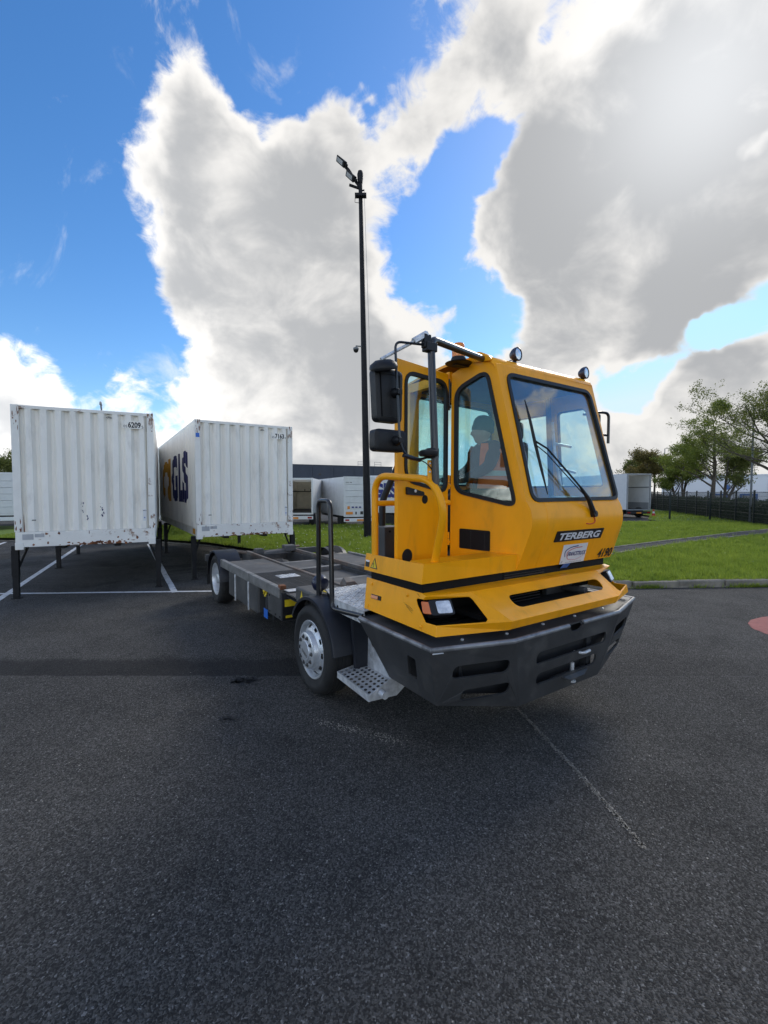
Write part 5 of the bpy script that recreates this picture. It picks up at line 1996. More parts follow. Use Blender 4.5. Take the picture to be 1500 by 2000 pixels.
def text_on_corr(s, u_start, u_end, z0, z1, pts, fn, mat, parent, name, bold=.03):
    """lettering pressed onto a corrugated wall; reads from u_start to u_end"""
    tv, tf = text_mesh(s, bold)
    bm = bmesh.new()
    vv = [bm.verts.new((u_start + (u_end - u_start) * p.x, z0 + (z1 - z0) * p.y, 0)) for p in tv]
    for f in tf:
        try:
            bm.faces.new([vv[i] for i in f])
        except ValueError:
            pass
    for (u, d) in pts:
        if min(u_start, u_end) < u < max(u_start, u_end):
            bmesh.ops.bisect_plane(bm, geom=list(bm.verts) + list(bm.edges) + list(bm.faces), plane_co=(u, 0, 0), plane_no=(1, 0, 0))
    for v in bm.verts:
        u, z = v.co.x, v.co.y
        v.co = fn(u, corr_depth(pts, u) + .004, z)
    me = bpy.data.meshes.new(name)
    bm.to_mesh(me)
    bm.free()
    return link(name, me, mat, parent)


def swap_body(label, loc, dirx, W, L, zb, zt, num, small, logo, marks, seed, legs=(.16, 5.2)):
    ang = math.atan2(dirx[1], dirx[0])
    T = thing('swap_body', label, 'container', (loc[0], loc[1], 0), ang, 'swap bodies standing on legs')
    rr = random.Random(seed)
    pw, rail, top = .115, .27, .06
    D = .075
    fpts = corr_points(pw, W - pw, .225, D)
    ff = lambda u, d, z: V(u, .022 - d + D * .0, z)
    ff = lambda u, d, z: V(u, .070 - d, z)
    vs, fs = corr_sheet(fpts, zb + rail, zt - top, ff)
    fp = link('front_panel', mesh('front_panel', vs, fs), 'container_white', T)
    spts = corr_points(.12, L - .12, .29, .040)
    fl = lambda u, d, z: V(.030 - d, u, z)
    fr = lambda u, d, z: V(W - .030 + d, u, z)
    vs, fs = corr_sheet(spts, zb + .20, zt - top, fl)
    left = link('left_panel', mesh('left_panel', vs, [f[::-1] for f in fs]), 'container_white', T)
    vs, fs = corr_sheet(spts, zb + .20, zt - top, fr)
    link('right_panel', mesh('right_panel', vs, fs), 'container_white', T)
    # posts
    for x0, x1 in ((0, pw), (W - pw, W)):
        for y0, y1 in ((0, .12), (L - .12, L)):
            b = MB()
            b.box(x0, x1, y0, y1, zb + rail if y0 == 0 else zb, zt)
            b.build('corner_post', 'container_rusty', T, False, .006)
    # bottom rails
    b = MB()
    zz = []
    n = 14
    b.box(0.01, W - .01, -.006, .10, zb, zb + rail - .003)
    b.build('front_sill', 'container_rail', T, False, .006)
    for x0, x1 in ((0.004, .09), (W - .09, W - .004)):
        b = MB()
        b.box(x0, x1, .102, L - .122, zb + .02, zb + .20)
        b.build('side_sill', 'container_rail', T)
    for x0 in (0.0, W - .13):
        b = MB()
        b.box(x0 + .003, x0 + .127, -.012, .11, zb - .045, zb + .085)
        b.build('corner_casting', 'container_rusty', T, False, .01)
    for (x0, x1, y0, y1) in ((pw, W - pw, .004, .06), (0.004, .06, .122, L - .122), (W - .06, W - .004, .122, L - .122), (pw, W - pw, L - .06, L - .004)):
        b = MB()
        b.box(x0, x1, y0, y1, zt - top, zt - .004)
        b.build('top_rail', 'container_rusty', T, False, .004)
    b = MB()
    b.box(.02, W - .02, .02, L - .02, zt - .03, zt - .008)
    b.box(.05, W - .05, L - .03, L - .012, zb + .05, zt - .05)
    b.build('roof', 'container_white', T)
    # underframe
    b = MB()
    b.box(.10, W - .10, .10, L - .1, zb + .06, zb + .10)
    for x in (W * .3, W * .7):
        b.box(x - .05, x + .05, .10, L - .1, zb - .06, zb + .06)
    for k in range(7):
        y = .5 + k * (L - 1) / 6
        b.box(.12, W - .12, y - .04, y + .04, zb - .02, zb + .06)
    b.build('underframe', 'leg_dark', T)
    # legs with their struts
    for (x, s) in ((-.035, 1), (W + .035, -1)):
        for y in legs:
            b = MB()
            b.box(x - .045, x + .045, y - .045, y + .045, 0.018, zb + .02)
            b.box(x - .07, x + .07, y - .07, y + .07, 0.0, 0.018)
            b.box(x - .052, x + .052, y - .052, y + .052, .40, zb - .06)
            lg = b.build('leg', 'leg_dark', T, False, .004)
            b = MB()
            b.tube([V(x + s * .02, y + .04, .52), V(x + s * .16, y + .10, zb - .02)], .022, 6)
            b.box(x - .05, x + s * .18, y - .03, y + .03, zb - .05, zb + .01)
            b.build('strut', 'leg_dark', lg)
    # markings
    u, v = V(1, 0, 0), V(0, 0, 1)
    wN = .215 * W / 2.2
    x0 = W * .805
    yF = -.008
    yo = .070 - D - .004
    pb = MB()
    pb.box(x0 - .09, x0 + wN + .055, yo, yo + .003, zt - .315, zt - .17)
    pn = pb.build('number_panel', 'container_white', T)
    text_at(num, V(x0, yo - .001, zt - .30), u, v, wN, .115, 'print_black', pn, 'number', .035)
    text_at(small[0], V(x0 - .075, yo - .001, zt - .297), u, v, .062, .05, 'print_black', pn, 'number_prefix', 0)
    text_at(small[1], V(x0 + wN + .012, yo - .001, zt - .30), u, v, .03, .05, 'print_black', pn, 'number_suffix', 0)
    # height mark
    cx, cz = W * .665, zt - .13
    b = MB()
    for (r, t) in ((.045, .008), (.027, .008)):
        arc = [V(cx + r * math.cos(a) * 1.1, .070 - D - .004, cz - .03 + r * math.sin(a)) for a in [R_(25 + 13 * i) for i in range(11)]]
        b.tube(arc, .005, 4)
    b.build('height_mark', 'print_black', T)['kind'] = 'stuff'
    # stickers and grey repaint patches
    b = MB()
    for (x, z, w, h) in ((W * .05, zb + .13, .16, .10), (W * .13, zb + .17, .14, .06)):
        b.box(x, x + w, -.0085, -.007, z, z + h)
    b.build('repaint_patch', 'repaint_grey', T)['kind'] = 'stuff'
    def on_front(x, z, w, h, mat, nm):
        b = MB()
        y = .070 - corr_depth(fpts, x + w / 2) - .004
        b.box(x, x + w, y, y + .001, z, z + h)
        b.build(nm, mat, T)
    on_front(W * .905, zb + .42, .055, .23, 'sticker_white', 'sticker')
    on_front(W * .912, zb + .47, .022, .026, 'sticker_blue', 'sticker')
    on_front(W * .905, zb + .61, .06, .014, 'print_black', 'sticker')
    on_front(W * .115, zb + .47, .06, .015, 'print_black', 'sticker')
    if marks:
        for (fx, fz0, fz1, n) in ((.452, .62, .86, 10), (.595, .55, .85, 14), (.49, .50, .60, 7)):
            b = MB()
            for i in range(n):
                x = W * fx + rr.gauss(0, .013)
                z = zb + rail + rr.uniform(fz0, fz1) * .9 - .25
                y = .070 - corr_depth(fpts, x) - .003
                a0 = rr.random() * 6
                sz = rr.uniform(.004, .018)
                m = 5
                b.add([V(x + math.cos(a0 + k * 1.257) * sz * rr.uniform(.4, 1), y, z + math.sin(a0 + k * 1.257) * sz * rr.uniform(.6, 1.9)) for k in range(m)], [tuple(range(m))])
            b.build('paint_chips', 'gls_blue', T)['kind'] = 'stuff'
    # rust spots bleeding from the sill seams and casting edges
    b = MB()
    for i in range(26):
        x = rr.uniform(.05, W - .05)
        hgt = rr.uniform(.01, .07)
        z = zb + rr.choice((rr.uniform(.0, .05), rr.uniform(.2, .255), rr.uniform(0, .25)))
        w = rr.uniform(.004, .03)
        m = 6
        b.add([V(x + math.cos(k * 1.047) * w * rr.uniform(.5, 1.2), -.0085, z + math.sin(k * 1.047) * hgt * .5 * rr.uniform(.5, 1.2)) for k in range(m)], [tuple(range(m))])
    for i in range(30):
        x = W * .56 + rr.gauss(0, .32)
        x = min(max(x, .06), W - .06)
        w, hgt = rr.uniform(.015, .07), rr.uniform(.006, .03)
        z = zb + .006 + rr.random() ** 2 * .05
        b.add([V(x + math.cos(k * .785) * w * rr.uniform(.5, 1.2), -.0085, max(zb + .001, z + math.sin(k * .785) * hgt * rr.uniform(.5, 1.2))) for k in range(8)], [tuple(range(8))])
    b.build('rust_spots', 'rust', T)['kind'] = 'stuff'
    # rust seam on the left post joint
    b = MB()
    b.add([V(pw + .004, .066, zb + rail), V(pw + .020, .066, zb + rail), V(pw + .012, .066, zb + .55), V(pw + .010, .066, zb + .60), V(pw + .006, .066, zb + .5)], [(0, 1, 2, 3, 4)])
    for i in range(34):
        x = rr.choice((rr.uniform(.01, pw - .01), rr.uniform(W - pw + .01, W - .01)))
        z = rr.choice((zt - .02 - rr.random() ** 2 * .40, zb + .28 + rr.random() ** 2 * .3))
        w, hgt = rr.uniform(.002, .013), rr.uniform(.02, .12)
        b.add([V(x + math.cos(k * 1.047) * w * rr.uniform(.5, 1.2), -.002, z + math.sin(k * 1.047) * hgt * .5 * rr.uniform(.5, 1.2)) for k in range(6)], [tuple(range(6))])
    b.build('rust_streaks', 'rust', T)['kind'] = 'stuff'
    if logo:
        text_on_corr('GLS', 3.75, .95, zb + .72, zb + 1.98, spts, fl, 'gls_blue', T, 'logo_lettering', .05)
        # yellow arrow-like ring behind the letters
        ring = []
        for k in range(40):
            a = R_(-60 + 300 * k / 39)
            ring.append((5.05 + .95 * math.cos(a), zb + 1.30 + .62 * math.sin(a)))
        inner = []
        for k in range(40):
            a = R_(-60 + 300 * k / 39)
            inner.append((5.05 + .52 * math.cos(a), zb + 1.30 + .30 * math.sin(a)))
        bm = bmesh.new()
        A_ = [bm.verts.new((p[0], p[1], 0)) for p in ring]
        B_ = [bm.verts.new((p[0], p[1], 0)) for p in inner]
        for k in range(39):
            bm.faces.new((A_[k], A_[k + 1], B_[k + 1], B_[k]))
        q = [bm.verts.new(p) for p in ((4.0, zb + .72, 0), (4.45, zb + .72, 0), (4.45, zb + 1.95, 0), (4.0, zb + 1.95, 0))]
        bm.faces.new(q)
        for (u_, d_) in spts:
            bmesh.ops.bisect_plane(bm, geom=list(bm.verts) + list(bm.edges) + list(bm.faces), plane_co=(u_, 0, 0), plane_no=(1, 0, 0))
        for v_ in bm.verts:
            uu, z_ = v_.co.x, v_.co.y
            v_.co = fl(uu, corr_depth(spts, uu) + .0035, z_)
        me = bpy.data.meshes.new('logo_emblem')
        bm.to_mesh(me)
        bm.free()
        link('logo_emblem', me, 'gls_yellow', T)
        b = MB()
        b.box(.0005, .003, .16, .46, zb + .05, zb + .17)
        b.build('yellow_label', 'gls_yellow', T)
        b = MB()
        b.box(.02, .095, -.003, -.001, zt - .38, zt - .29)
        b.build('blue_label', 'sticker_blue', T)
    return T


swap_body('white corrugated container numbered 6209 at the left edge', (-6.50, 7.81), (.896, .443), 2.21, 7.45, .93, 3.44, '6209', ('05', '5'), False, True, 21, legs=(.16, 3.75, 6.6))
swap_body('white corrugated container numbered 7163 with blue and yellow lettering on its side', (-4.05, 9.59), (.845, .535), 2.19, 7.8, .93, 3.47, '7163', ('05', '4'), True, False, 22)
swap_body('white container standing behind the one numbered 7163', (-9.05, 17.6), (.845, .535), 2.19, 7.4, .93, 3.42, '6841', ('05', '2'), False, False, 23)


# ================================================================== LIGHTING MAST
def build_mast():
    bx, by = -.654, 17.725
    T = thing('lighting_mast', 'tall black lighting mast with floodlights standing on the lawn', 'mast', (bx, by, LAWN_Z))
    b = MB()
    top = V(-.262, 0, 13.9)
    b.tube([V(0, 0, -.1), V(0, 0, .3), top * .33, top * .66, top], [.155, .152, .128, .10, .075], 12)
    b.build('pole', 'pole_dark', T, True)
    b = MB()
    for k in range(14):
        t = (.6 + k * .95) / 13.9
        b.lathe([(.012, 0), (.012, .03)], rotM(V(.5, -1, 0), top * t + V(.06, -.14 + .07 * t, 0)), 6)
    b.build('step_bolts', 'pole_dark', T)['kind'] = 'stuff'
    b = MB()
    b.lathe([(.09, -.25), (.11, -.1), (.12, .1), (.09, .2), (.03, .24)], Matrix.Translation(top + V(0, 0, .05)), 12)
    b.build('pole_cap', 'pole_dark', T, True)
    b = MB()
    b.tube(fillet([top + V(0, 0, -.35), top + V(-.22, -.02, -.08), top + V(-.44, -.02, .28), top + V(-.58, -.05, .40)], .15), .06, 8)
    b.tube([top + V(0, 0, -.40), top + V(-.42, -.1, -.32)], .05, 8)
    b.tube([top + V(0, 0, -.48), top + V(.16, 0, -.45)], .03, 6)
    b.build('lamp_arm', 'pole_dark', T, True)
    # two tilted floodlight heads in line on the arm, and a flat one
    ax = V(.66, -.18, -.70).normalized()
    nz = V(.62, .50, .58)
    nz = (nz - ax * nz.dot(ax)).normalized()
    ay = nz.cross(ax)
    R3 = Matrix((ax, ay, nz)).transposed().to_4x4()
    for p in (V(-1.00, -.1, 14.46), V(-.64, -.12, 13.90)):
        M = Matrix.Translation(p) @ R3
        w, h = .25, .46
        b = MB()
        b.hexa([M @ V(-h / 2, -w / 2, -.03), M @ V(h / 2, -w / 2, -.03), M @ V(h / 2, w / 2, -.03), M @ V(-h / 2, w / 2, -.03)], [M @ V(-h / 2 + .10, -w / 2 + .06, .08), M @ V(h / 2, -w / 2 + .06, .13), M @ V(h / 2, w / 2 - .06, .13), M @ V(-h / 2 + .10, w / 2 - .06, .08)])
        b.box(h / 2 - .02, h / 2 + .10, -.05, .05, .0, .08, M)
        fl_ = b.build('floodlight', 'pole_dark', T, False, .02)
        b = MB()
        b.box(-h / 2 + .05, h / 2 - .10, -w / 2 + .05, w / 2 - .05, -.036, -.031, M)
        b.build('floodlight_glass', 'lamp_glass', fl_)
    b = MB()
    M = Matrix.Translation(V(-.26, -.12, 13.12))
    b.box(-.20, .24, -.1, .1, 0, .10, M)
    b.tube([V(-.45, -.15, 13.12), V(-.46, -.15, 12.9), V(-.26, -.1, 12.9)], .012, 6)
    b.build('floodlight', 'pole_dark', T, False, .015)
    b = MB()
    c = V(-.44, -.1, 7.32)
    b.lathe([(.10, .02), (.115, .05), (.10, .10), (.03, .13)], Matrix.Translation(c), 16)
    b.tube([c + V(0, 0, .11), c + V(0, 0, .17), c + V(.22, .05, .17)], .025, 6)
    d = b.build('dome_camera', 'lamp_grey', T, True)
    b = MB()
    b.lathe([(.10, .02), (.085, -.04), (.05, -.075), (.01, -.085)], Matrix.Translation(c), 16)
    b.build('camera_dome', 'void_black', d, True)
    b = MB()
    b.tube([top + V(.15, -.02, -.45), V(.07, -.05, 8.0), V(.10, -.05, 2.8)], .007, 5)
    b.build('halyard', 'lamp_grey', T)


build_mast()


# ================================================================== TRAILERS
def box_trailer(label, loc, dirx, W, L, zf, zt, open_rear, mat='trailer_white', frame='trailer_white', inside_mat='trailer_inside', big=None, ribs=False, group='box trailers parked across the yard', wheels=(.5,)):
    ang = math.atan2(dirx[1], dirx[0])
    T = thing('box_trailer', label, 'trailer', (loc[0], loc[1], 0), ang, group)
    t = .05
    for nm, (x0, x1, y0, y1, z0, z1) in (('side_wall', (0, t, .05, L, zf, zt)), ('side_wall', (W - t, W, .05, L, zf, zt)), ('roof', (t, W - t, .05, L, zt - t, zt)), ('front_wall', (t, W - t, L - t, L, zf, zt - t))):
        b = MB()
        b.box(x0, x1, y0, y1, z0, z1)
        b.build(nm, 'grp_roof' if (nm == 'roof' and open_rear) else mat, T)
    b = MB()
    b.box(t, W - t, .05, L - t, zf, zf + .05)
    b.build('floor', 'trailer_dark' if open_rear else mat, T)
    b = MB()
    for (x0, x1, z0, z1) in ((-.012, .085, zf - .04, zt + .015), (W - .085, W + .012, zf - .04, zt + .015), (.085, W - .085, zt - .09, zt + .014), (.085, W - .085, zf - .05, zf + .04)):
        b.box(x0, x1, -.01, .06, z0, z1)
    b.build('rear_frame', frame, T, False, .004)
    if open_rear:
        b = MB()
        b.box(t, t + .012, .1, L - .1, zf + .05, zt - t)
        b.box(W - t - .012, W - t, .1, L - .1, zf + .05, zt - t)
        b.box(t, W - t, L - t - .02, L - t - .008, zf + .05, zt - t)
        b.build('lining', inside_mat, T)
        hh = zt - zf
        for z in (zf + hh * .62,):
            b = MB()
            b.box(t + .012, t + .05, .12, L - .1, z, z + .05)
            b.box(W - t - .05, W - t - .012, .12, L - .1, z, z + .05)
            b.box(t, W - t, L - t - .05, L - t - .02, z, z + .05)
            b.build('load_rail', 'trailer_dark', T)
        for k in range(3):
            b = MB()
            x = W * (.3 + .2 * k)
            b.box(x, x + .04, L - t - .10, L - t - .05, zf + hh * .62, zf + hh * .72)
            b.build('load_hook', 'trailer_dark', T)
        b = MB()
        b.box(t + .013, t + .03, .12, L * .6, zf + .05, zf + hh * .20)
        b.box(W - t - .03, W - t - .013, .12, L * .6, zf + .05, zf + hh * .20)
        b.build('kick_board', 'trailer_grey', T)
    else:
        n = 6
        hh = (zt - .09 - zf - .04) / n
        for k in range(n):
            b = MB()
            b.box(.088, W - .088, .0, .03, zf + .045 + k * hh + .006, zf + .045 + (k + 1) * hh - .006)
            b.build('door_panel', mat, T)
    if ribs:
        b = MB()
        y = .3
        while y < L:
            b.box(-.018, 0, y, y + .05, zf + .1, zt - .1)
            y += .22
        b.build('side_ribs', mat, T)['kind'] = 'stuff'
    # rear bumper, lamps, plate
    b = MB()
    b.box(0, W, -.02, .06, zf - .30, zf - .12)
    bp = b.build('rear_bumper', 'sticker_white' if frame != 'trailer_grey' else 'trailer_dark', T, False, .004)
    for x in (.06, W - .28):
        b = MB()
        b.box(x, x + .22, -.03, -.02, zf - .26, zf - .17)
        b.build('tail_lamp', 'red_lens', bp)
    b = MB()
    b.box(W * .5 - .2, W * .5 + .2, -.028, -.02, zf - .28, zf - .18)
    b.build('number_plate', 'print_orange', bp)
    # undercarriage and wheels
    b = MB()
    for x in (W * .3, W * .7):
        b.box(x - .05, x + .05, .1, L - .3, zf - .22, zf - .02)
    b.box(W * .2, W * .8, .8, 1.6, zf - .35, zf - .1)
    b.build('chassis', 'trailer_dark', T)
    for y in wheels:
        for x in (.17, W - .17):
            b = MB()
            M = Matrix.Translation((x, y + .5, .38)) @ Matrix.Rotation(R_(90), 4, 'Y')
            b.lathe([(.2, -.13), (.34, -.14), (.38, -.10), (.385, 0), (.38, .10), (.34, .14), (.2, .13)], M, 24)
            b.build('wheel', 'rubber', T, True)
    return T


box_trailer('white box trailer with its rear open, beside container 7163', (-5.72, 23.6), (1, .02), 1.95, 6.0, .78, 2.66, True)
t2 = box_trailer('closed white box trailer with roller door and orange sticker, behind the mast', (-2.10, 23.4), (.925, .38), 1.82, 7.0, .66, 2.73, False)
b = MB()
b.box(.18, .32, -.004, -.001, 1.02, 1.18)
b.build('orange_sticker', 'print_orange', t2)
for k in range(3):
    b = MB()
    b.box(.42 + k * .20, .55 + k * .20, -.004, -.001, 1.08, 1.16)
    b.build('blue_sticker', 'print_blue', t2)
b = MB()
b.box(.10, .48, -.014, -.011, .74, .88)
b.build('orange_plate', 'print_orange', t2)
b = MB()
b.box(.62, .70, -.014, -.011, .74, .88); b.box(.90, 1.06, -.014, -.011, .74, .90)
b.build('black_label', 'print_black', t2)
text_at('GLS FR', V(.10, -.002, 2.40), V(1, 0, 0), V(0, 0, 1), .35, .06, 'print_black', t2)
b = MB()
t3 = box_trailer('white trailer lettered in blue on its flank, right of the mast', (6.3, 23.4), (.12, .99), 2.0, 7.3, .80, 2.82, False, ribs=True, wheels=(5.6, 6.6, .8))
# lettering on the flank that faces the camera (local x = 0, reading towards the rear)
text_at('GLS', V(-.024, 6.95, 1.62), V(0, -1, 0), V(0, 0, 1), 1.32, .80, 'print_blue', t3, bold=.05)
t4 = box_trailer('grey framed open trailer at the far lawn, right of the cab', (18.0, 33.0), (.985, .17), 1.98, 9.0, .62, 3.30, True, frame='trailer_grey', inside_mat='trailer_white')
b = MB()
b.box(1.25, 1.50, 8.85, 8.86, 2.0, 2.25)
b.build('orange_sticker', 'print_orange', t4)
t5 = box_trailer('white trailer half hidden behind container 6209', (-19.6, 20.6), (.9, .44), 2.4, 7.5, .85, 2.85, False)

# traffic cone
T = thing('traffic_cone', 'red and white traffic cone beside the grey open trailer', 'cone', (20.35, 33.6, LAWN_Z))
b = MB()
b.box(-.17, .17, -.17, .17, 0, .03)
b.build('cone_base', 'print_red', T)
b = MB()
b.lathe([(.13, .03), (.09, .22)], None, 16)
b.lathe([(.065, .36), (.03, .52), (.02, .53)], None, 16)
b.build('cone_body', 'print_red', T, True)
b = MB()
b.lathe([(.091, .22), (.066, .36)], None, 16, cap=False)
b.build('cone_band', 'sticker_white', T, True)


# ================================================================== BUILDINGS
def facade(name, label, a, b_, z1, depth, mat, panel_mat, npan, bands=0):
    a, b_ = V(a[0], a[1], 0), V(b_[0], b_[1], 0)
    d = (b_ - a)
    L = d.length
    ang = math.atan2(d.y, d.x)
    T = thing(name, label, 'building', a, ang)
    m = MB()
    m.box(0, L, .12, depth, 0, z1 - .1)
    m.build('wall', mat, T)
    w = L / npan
    pm = None
    for i in range(npan):
        if pm is None:
            m = MB()
            m.box(.02, w - .02, 0, .12, .05, z1)
            for k in range(bands):
                z = .4 + k * (z1 - .6) / bands
                m.box(.02, w - .02, -.02, 0, z, z + .05)
            pm = mesh('wall_panel', m.v, m.f)
            pm.materials.append(MATS[panel_mat])
        o = bpy.data.objects.new('wall_panel', pm)
        col.objects.link(o)
        o.parent = T
        o.location = (i * w, 0, 0)
    m = MB()
    m.box(-.1, L + .1, -.06, .3, z1, z1 + .12)
    m.build('parapet', mat, T)
    return T, L


tb, L = facade('warehouse', 'long dark grey warehouse behind the parked trailers', (-36.0, 57.5), (1.4, 75.0), 6.1, 20, 'building_dark', 'building_dark', 12, 7)
for x in (L - 5.6, L - 2.6):
    b = MB()
    for dx in (0, 1.2):
        b.tube([V(x + dx, 1.5, 6.1), V(x + dx, 1.5, 7.05)], .03, 5)
    for z in (6.6, 7.0):
        b.tube([V(x, 1.5, z), V(x + 1.2, 1.5, z)], .03, 5)
    b.build('roof_guard', 'lamp_grey', tb)
for x in (9.5, 19.0, 28.5):
    b = MB()
    b.box(x, x + .35, -.10, 0, 4.6, 4.85)
    b.build('wall_light', 'black_paint', tb)
wb, L = facade('warehouse', 'pale white warehouse behind the trees at the right', (41.0, 61.0), (66.0, 50.0), 4.15, 18, 'building_white', 'building_white', 9, 0)
for x in (3.0, 6.2, 12.0, 15.2):
    m = MB()
    m.box(x, x + 1.9, -.08, -.005, .4, 1.75)
    dd = m.build('dock_door', 'building_blue', wb)
    m = MB()
    m.box(x + .25, x + 1.65, -.10, -.082, .9, 1.5)
    m.build('door_panel', 'trailer_grey', dd)
m = MB()
m.lathe([(.35, 0), (.33, .02)], rotM(V(0, -1, 0), V(4.8, -.02, 2.6)), 16)
m.build('round_sign', 'building_blue', wb)
for x in (5.5, 14.0):
    m = MB()
    m.box(x, x + .12, -.12, -.01, .0, 4.1)
    m.build('downpipe', 'trailer_grey', wb)


# ================================================================== FENCE, HEDGE
FENCE_A, FENCE_D = V(20.15, 22.9, 0), V(6.1, 17.2, 0).normalized()


def build_fence():
    T = thing('mesh_fence', 'dark green wire mesh fence in front of the hedge', 'fence', FENCE_A, math.atan2(FENCE_D.y, FENCE_D.x))
    pm = MB()
    pm.box(-.04, .04, -.04, .04, 0, 2.0)
    pm.box(-.05, .05, -.05, .05, 2.0, 2.015)
    pm = mesh('post', pm.v, pm.f)
    pm.materials.append(MATS['fence_green'])
    g = MB()
    for k in range(50):
        x = .05 * k + .02
        g.box(x - .003, x + .003, -.003, .003, .05, 1.93)
    for k in range(10):
        z = .08 + k * .2
        g.box(.02, 2.48, -.006, .006, z - .005, z + .005)
        if k in (0, 3, 6, 9):
            g.box(.02, 2.48, -.025, .006, z + .012, z + .022)
    gm = mesh('mesh_panel', g.v, g.f)
    gm.materials.append(MATS['fence_green'])
    for i in range(13):
        for me, nm in ((pm, 'post'), (gm, 'mesh_panel')):
            if nm == 'mesh_panel' and i == 12:
                continue
            o = bpy.data.objects.new(nm, me)
            col.objects.link(o)
            o.parent = T
            o.location = (2.5 * i, 0, .02)
    return T


build_fence()
for (x, y, lb) in ((18.75, 29.2, 'single dark fence post beside the grey open trailer'), (21.25, 29.0, 'single dark fence post standing before the mesh fence')):
    T = thing('fence_post', lb, 'post', (x, y, LAWN_Z))
    b = MB()
    b.box(-.04, .04, -.04, .04, 0, 1.72)
    b.build('post', 'fence_green', T)
    b = MB()
    b.hexa([V(-.05, -.05, 1.72), V(.05, -.05, 1.72), V(.05, .05, 1.72), V(-.05, .05, 1.72)], [V(-.02, -.02, 1.75), V(.02, -.02, 1.75), V(.02, .02, 1.75), V(-.02, .02, 1.75)])
    b.build('post_cap', 'fence_green', T)


def leaf_cloud(centres, n_per, spread, size, seed, squash=1.0):
    """small bent leaf faces scattered about many twig ends, as numpy arrays"""
    rg = np.random.default_rng(seed)
    c = np.repeat(np.asarray(centres, dtype=float), n_per, 0)
    n = len(c)
    p = c + rg.normal(0, 1, (n, 3)) * np.array([spread, spread, spread * squash])
    d = rg.normal(0, 1, (n, 3))
    d /= np.linalg.norm(d, axis=1, keepdims=True)
    e = rg.normal(0, 1, (n, 3))
    e -= d * (d * e).sum(1, keepdims=True)
    e /= np.linalg.norm(e, axis=1, keepdims=True)
    s = size * rg.uniform(.5, 1.35, (n, 1))
    a, b = p - d * s, p + d * s
    q, r = p + e * s * .45, p - e * s * .45
    return np.stack([a, q, b, r], 1).reshape(-1, 3)


def quads_mesh(name, v):
    v = np.asarray(v, dtype=np.float32)
    me = bpy.data.meshes.new(name)
    nv = len(v)
    me.vertices.add(nv)
    me.vertices.foreach_set('co', v.ravel())
    me.loops.add(nv)
    me.loops.foreach_set('vertex_index', np.arange(nv, dtype=np.int32))
    me.polygons.add(nv // 4)
    me.polygons.foreach_set('loop_start', np.arange(0, nv, 4, dtype=np.int32))
    me.update(calc_edges=True)
    return me


def build_hedge():
    nrm = V(FENCE_D.y, -FENCE_D.x, 0)          # away from the yard
    T = thing('hedge', 'dark clipped hedge running behind the mesh fence', 'hedge', (0, 0, 0))
    rg = random.Random(9)
    b = MB()
    n = 40
    Lh = 30.0
    for i in range(n):
        t0, t1 = i * Lh / n, (i + 1) * Lh / n
        o = FENCE_A + nrm * .55
        h = 1.22 + .10 * math.sin(i * .9) + .06 * math.sin(i * 2.3)
        p = [o + FENCE_D * t0, o + FENCE_D * t1, o + FENCE_D * t1 + nrm * .9, o + FENCE_D * t0 + nrm * .9]
        b.add([*p, *[q + V(0, 0, h) for q in p]], [(0, 1, 5, 4), (4, 5, 6, 7), (2, 3, 7, 6), (1, 2, 6, 5), (3, 0, 4, 7)])
    b.build('hedge_core', 'hedge_leaf', T)
    cs = []
    for i in range(9000):
        t = rg.random() * Lh
        h = 1.30 + .12 * math.sin(t * 1.2) + .08 * math.sin(t * 3.1)
        if rg.random() < .62:
            q = FENCE_A + FENCE_D * t + nrm * (.50 + rg.gauss(0, .04)) + V(0, 0, rg.random() * h)
        else:
            q = FENCE_A + FENCE_D * t + nrm * (.5 + rg.random() * .95) + V(0, 0, h + rg.gauss(0, .05))
        cs.append(q)
    link('foliage', quads_mesh('foliage', leaf_cloud(cs, 4, .06, .06, 5)), 'hedge_leaf', T)


build_hedge()


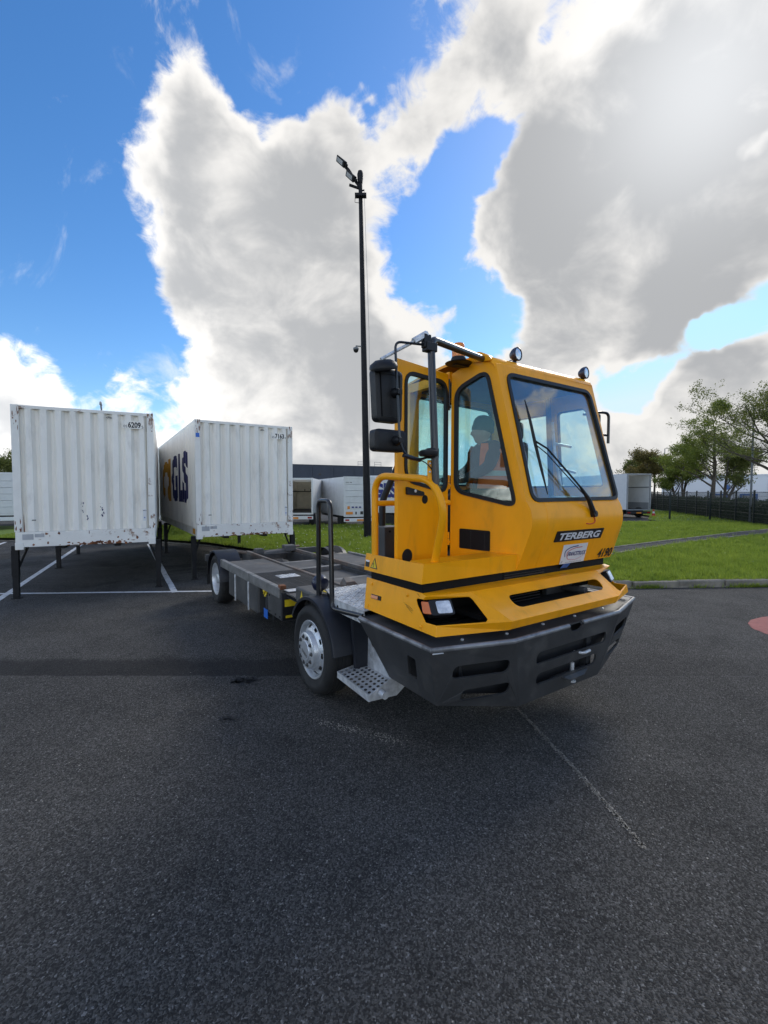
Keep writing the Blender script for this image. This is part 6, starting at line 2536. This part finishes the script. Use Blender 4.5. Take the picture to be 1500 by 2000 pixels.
# ================================================================== TREES
def build_tree(label, loc, height, fork, spread, leafmat, seed, stems=1, up=.55, leaf=.07, n_per=9, lspread=.20, levels=4, rad=.11, conic=False, kids0=6, name='broadleaf_tree'):
    rg = random.Random(seed)
    T = thing(name, label, 'tree', (loc[0], loc[1], 0), 0, 'trees by the fence')
    mb = MB()
    tips = []

    def limb(p, d, L, r, lev):
        n = 4 if lev < 2 else 3
        pts, rs = [p.copy()], [r]
        dd = d.copy()
        for i in range(n):
            dd = (dd + V(rg.gauss(0, .13), rg.gauss(0, .13), rg.gauss(.05, .08))).normalized()
            pts.append(pts[-1] + dd * (L / n))
            rs.append(r * (1 - (.85 if lev == 0 else .55) * (i + 1) / n))
        mb.tube(pts, rs, 7 if lev == 0 else (5 if lev < 3 else 3))
        if lev >= 2:
            tips.extend(pts[1:])
        if lev >= levels:
            tips.append(pts[-1])
            return
        kids = rg.randint(3, 4) if lev > 0 else kids0
        for k in range(kids):
            t = rg.uniform(.35, 1.0) if lev > 0 else rg.uniform(.0, 1.0)
            i = min(n - 1, int(t * n))
            q = pts[i].lerp(pts[i + 1], t * n - i)
            a = rg.random() * 6.283
            side = V(math.cos(a), math.sin(a), 0)
            nd = (dd * up + side * (1 - up * .5) + V(0, 0, .12)).normalized()
            LL = L * rg.uniform(.50, .75)
            if lev == 0 and conic:
                LL = spread * (1.15 - .85 * t) * rg.uniform(.7, 1.05)
            elif lev == 0:
                LL = spread * rg.uniform(.55, .95) * (1.0 - .35 * t)
            limb(q, nd, LL, rs[i] * rg.uniform(.42, .6), lev + 1)

    for s in range(stems):
        a = 6.283 * s / stems + rg.random()
        base = V(math.cos(a) * .12, math.sin(a) * .12, 0) if stems > 1 else V(0, 0, 0)
        lean = V(math.cos(a), math.sin(a), 0) * (.28 if stems > 1 else .02)
        d = (V(0, 0, 1) + lean).normalized()
        r = rad / math.sqrt(stems)
        mb.tube([base, base + d * fork * .5, base + d * fork], [r * 1.25, r, r * .9], 8)
        top = base + d * fork
        limb(top, d, height - fork - (.0 if conic else spread * .25), r * .88, 0)
    mb.build('trunk', 'bark', T, True)
    v = leaf_cloud([(p.x, p.y, p.z) for p in tips], n_per, lspread, leaf, seed)
    link('crown', quads_mesh('crown', v), leafmat, T)
    return T


build_tree('slender pale green tree rising above the hedge and fence', (24.9, 33.8), 8.1, 2.1, 2.4, 'leaf_green', 31, conic=True, kids0=13, levels=4, n_per=7, lspread=.12, leaf=.06, rad=.16)
build_tree('large sparse spreading tree leaning in from the right edge', (21.2, 23.9), 7.4, 2.2, 4.3, 'leaf_dark', 32, up=.35, kids0=13, levels=4, n_per=8, lspread=.11, leaf=.055, rad=.18)
build_tree('multi-stemmed green tree at the middle of the fence line', (29.0, 43.5), 6.0, 1.5, 2.1, 'leaf_green', 33, stems=3, levels=4, n_per=5, lspread=0.14, leaf=.085, rad=.22)
build_tree('reddish young tree between the green trees and the open trailer', (29.4, 49.0), 5.9, 1.6, 2.3, 'leaf_red', 34, stems=2, levels=4, n_per=5, lspread=0.17, leaf=.10, rad=.2)
build_tree('low dull green tree just right of the grey open trailer', (31.2, 55.0), 5.6, 1.4, 2.3, 'leaf_dark', 35, stems=2, levels=4, n_per=5, lspread=0.18, leaf=.11, rad=.2)
build_tree('dense green tree behind the slender tree by the fence', (30.6, 40.0), 6.4, 1.6, 2.4, 'leaf_dark', 36, stems=2, levels=4, n_per=5, lspread=0.16, leaf=.09, rad=.2)
build_tree('tree showing over the trailer beyond container 6209', (-34.6, 40.0), 4.9, 1.6, 2.4, 'leaf_dark', 37, stems=2, levels=4, n_per=5, lspread=0.16, leaf=.10, rad=.2)


# ================================================================== STREET LAMPS
def street_lamp(label, loc, h, arm, r=.06):
    T = thing('street_lamp', label, 'street lamp', (loc[0], loc[1], 0))
    b = MB()
    b.tube([V(0, 0, 0), V(0, 0, 1.0), V(0, 0, h)], [r * 1.4, r, r * .75], 8)
    b.build('pole', 'lamp_grey', T, True)
    b = MB()
    b.tube([V(0, 0, h - .02), V(arm * .6, 0, h + .08), V(arm, 0, h + .2)], .035, 6)
    b.build('arm', 'lamp_grey', T, True)
    b = MB()
    b.hexa([V(arm * .9, -.1, h + .14), V(arm * 1.35, -.08, h + .22), V(arm * 1.35, .08, h + .22), V(arm * .9, .1, h + .14)], [V(arm * .9, -.06, h + .22), V(arm * 1.3, -.05, h + .29), V(arm * 1.3, .05, h + .29), V(arm * .9, .06, h + .22)])
    b.build('lamp_head', 'lamp_grey', T)


street_lamp('grey street lamp with a bent arm above the trees', (34.5, 55.0), 7.3, 1.45)
street_lamp('grey lamp column rising through the right-hand tree', (21.9, 26.6), 6.9, -.12, .06)
street_lamp('thin dark lamp column showing above container 6209', (-11.0, 17.5), 5.15, -.02, .035)
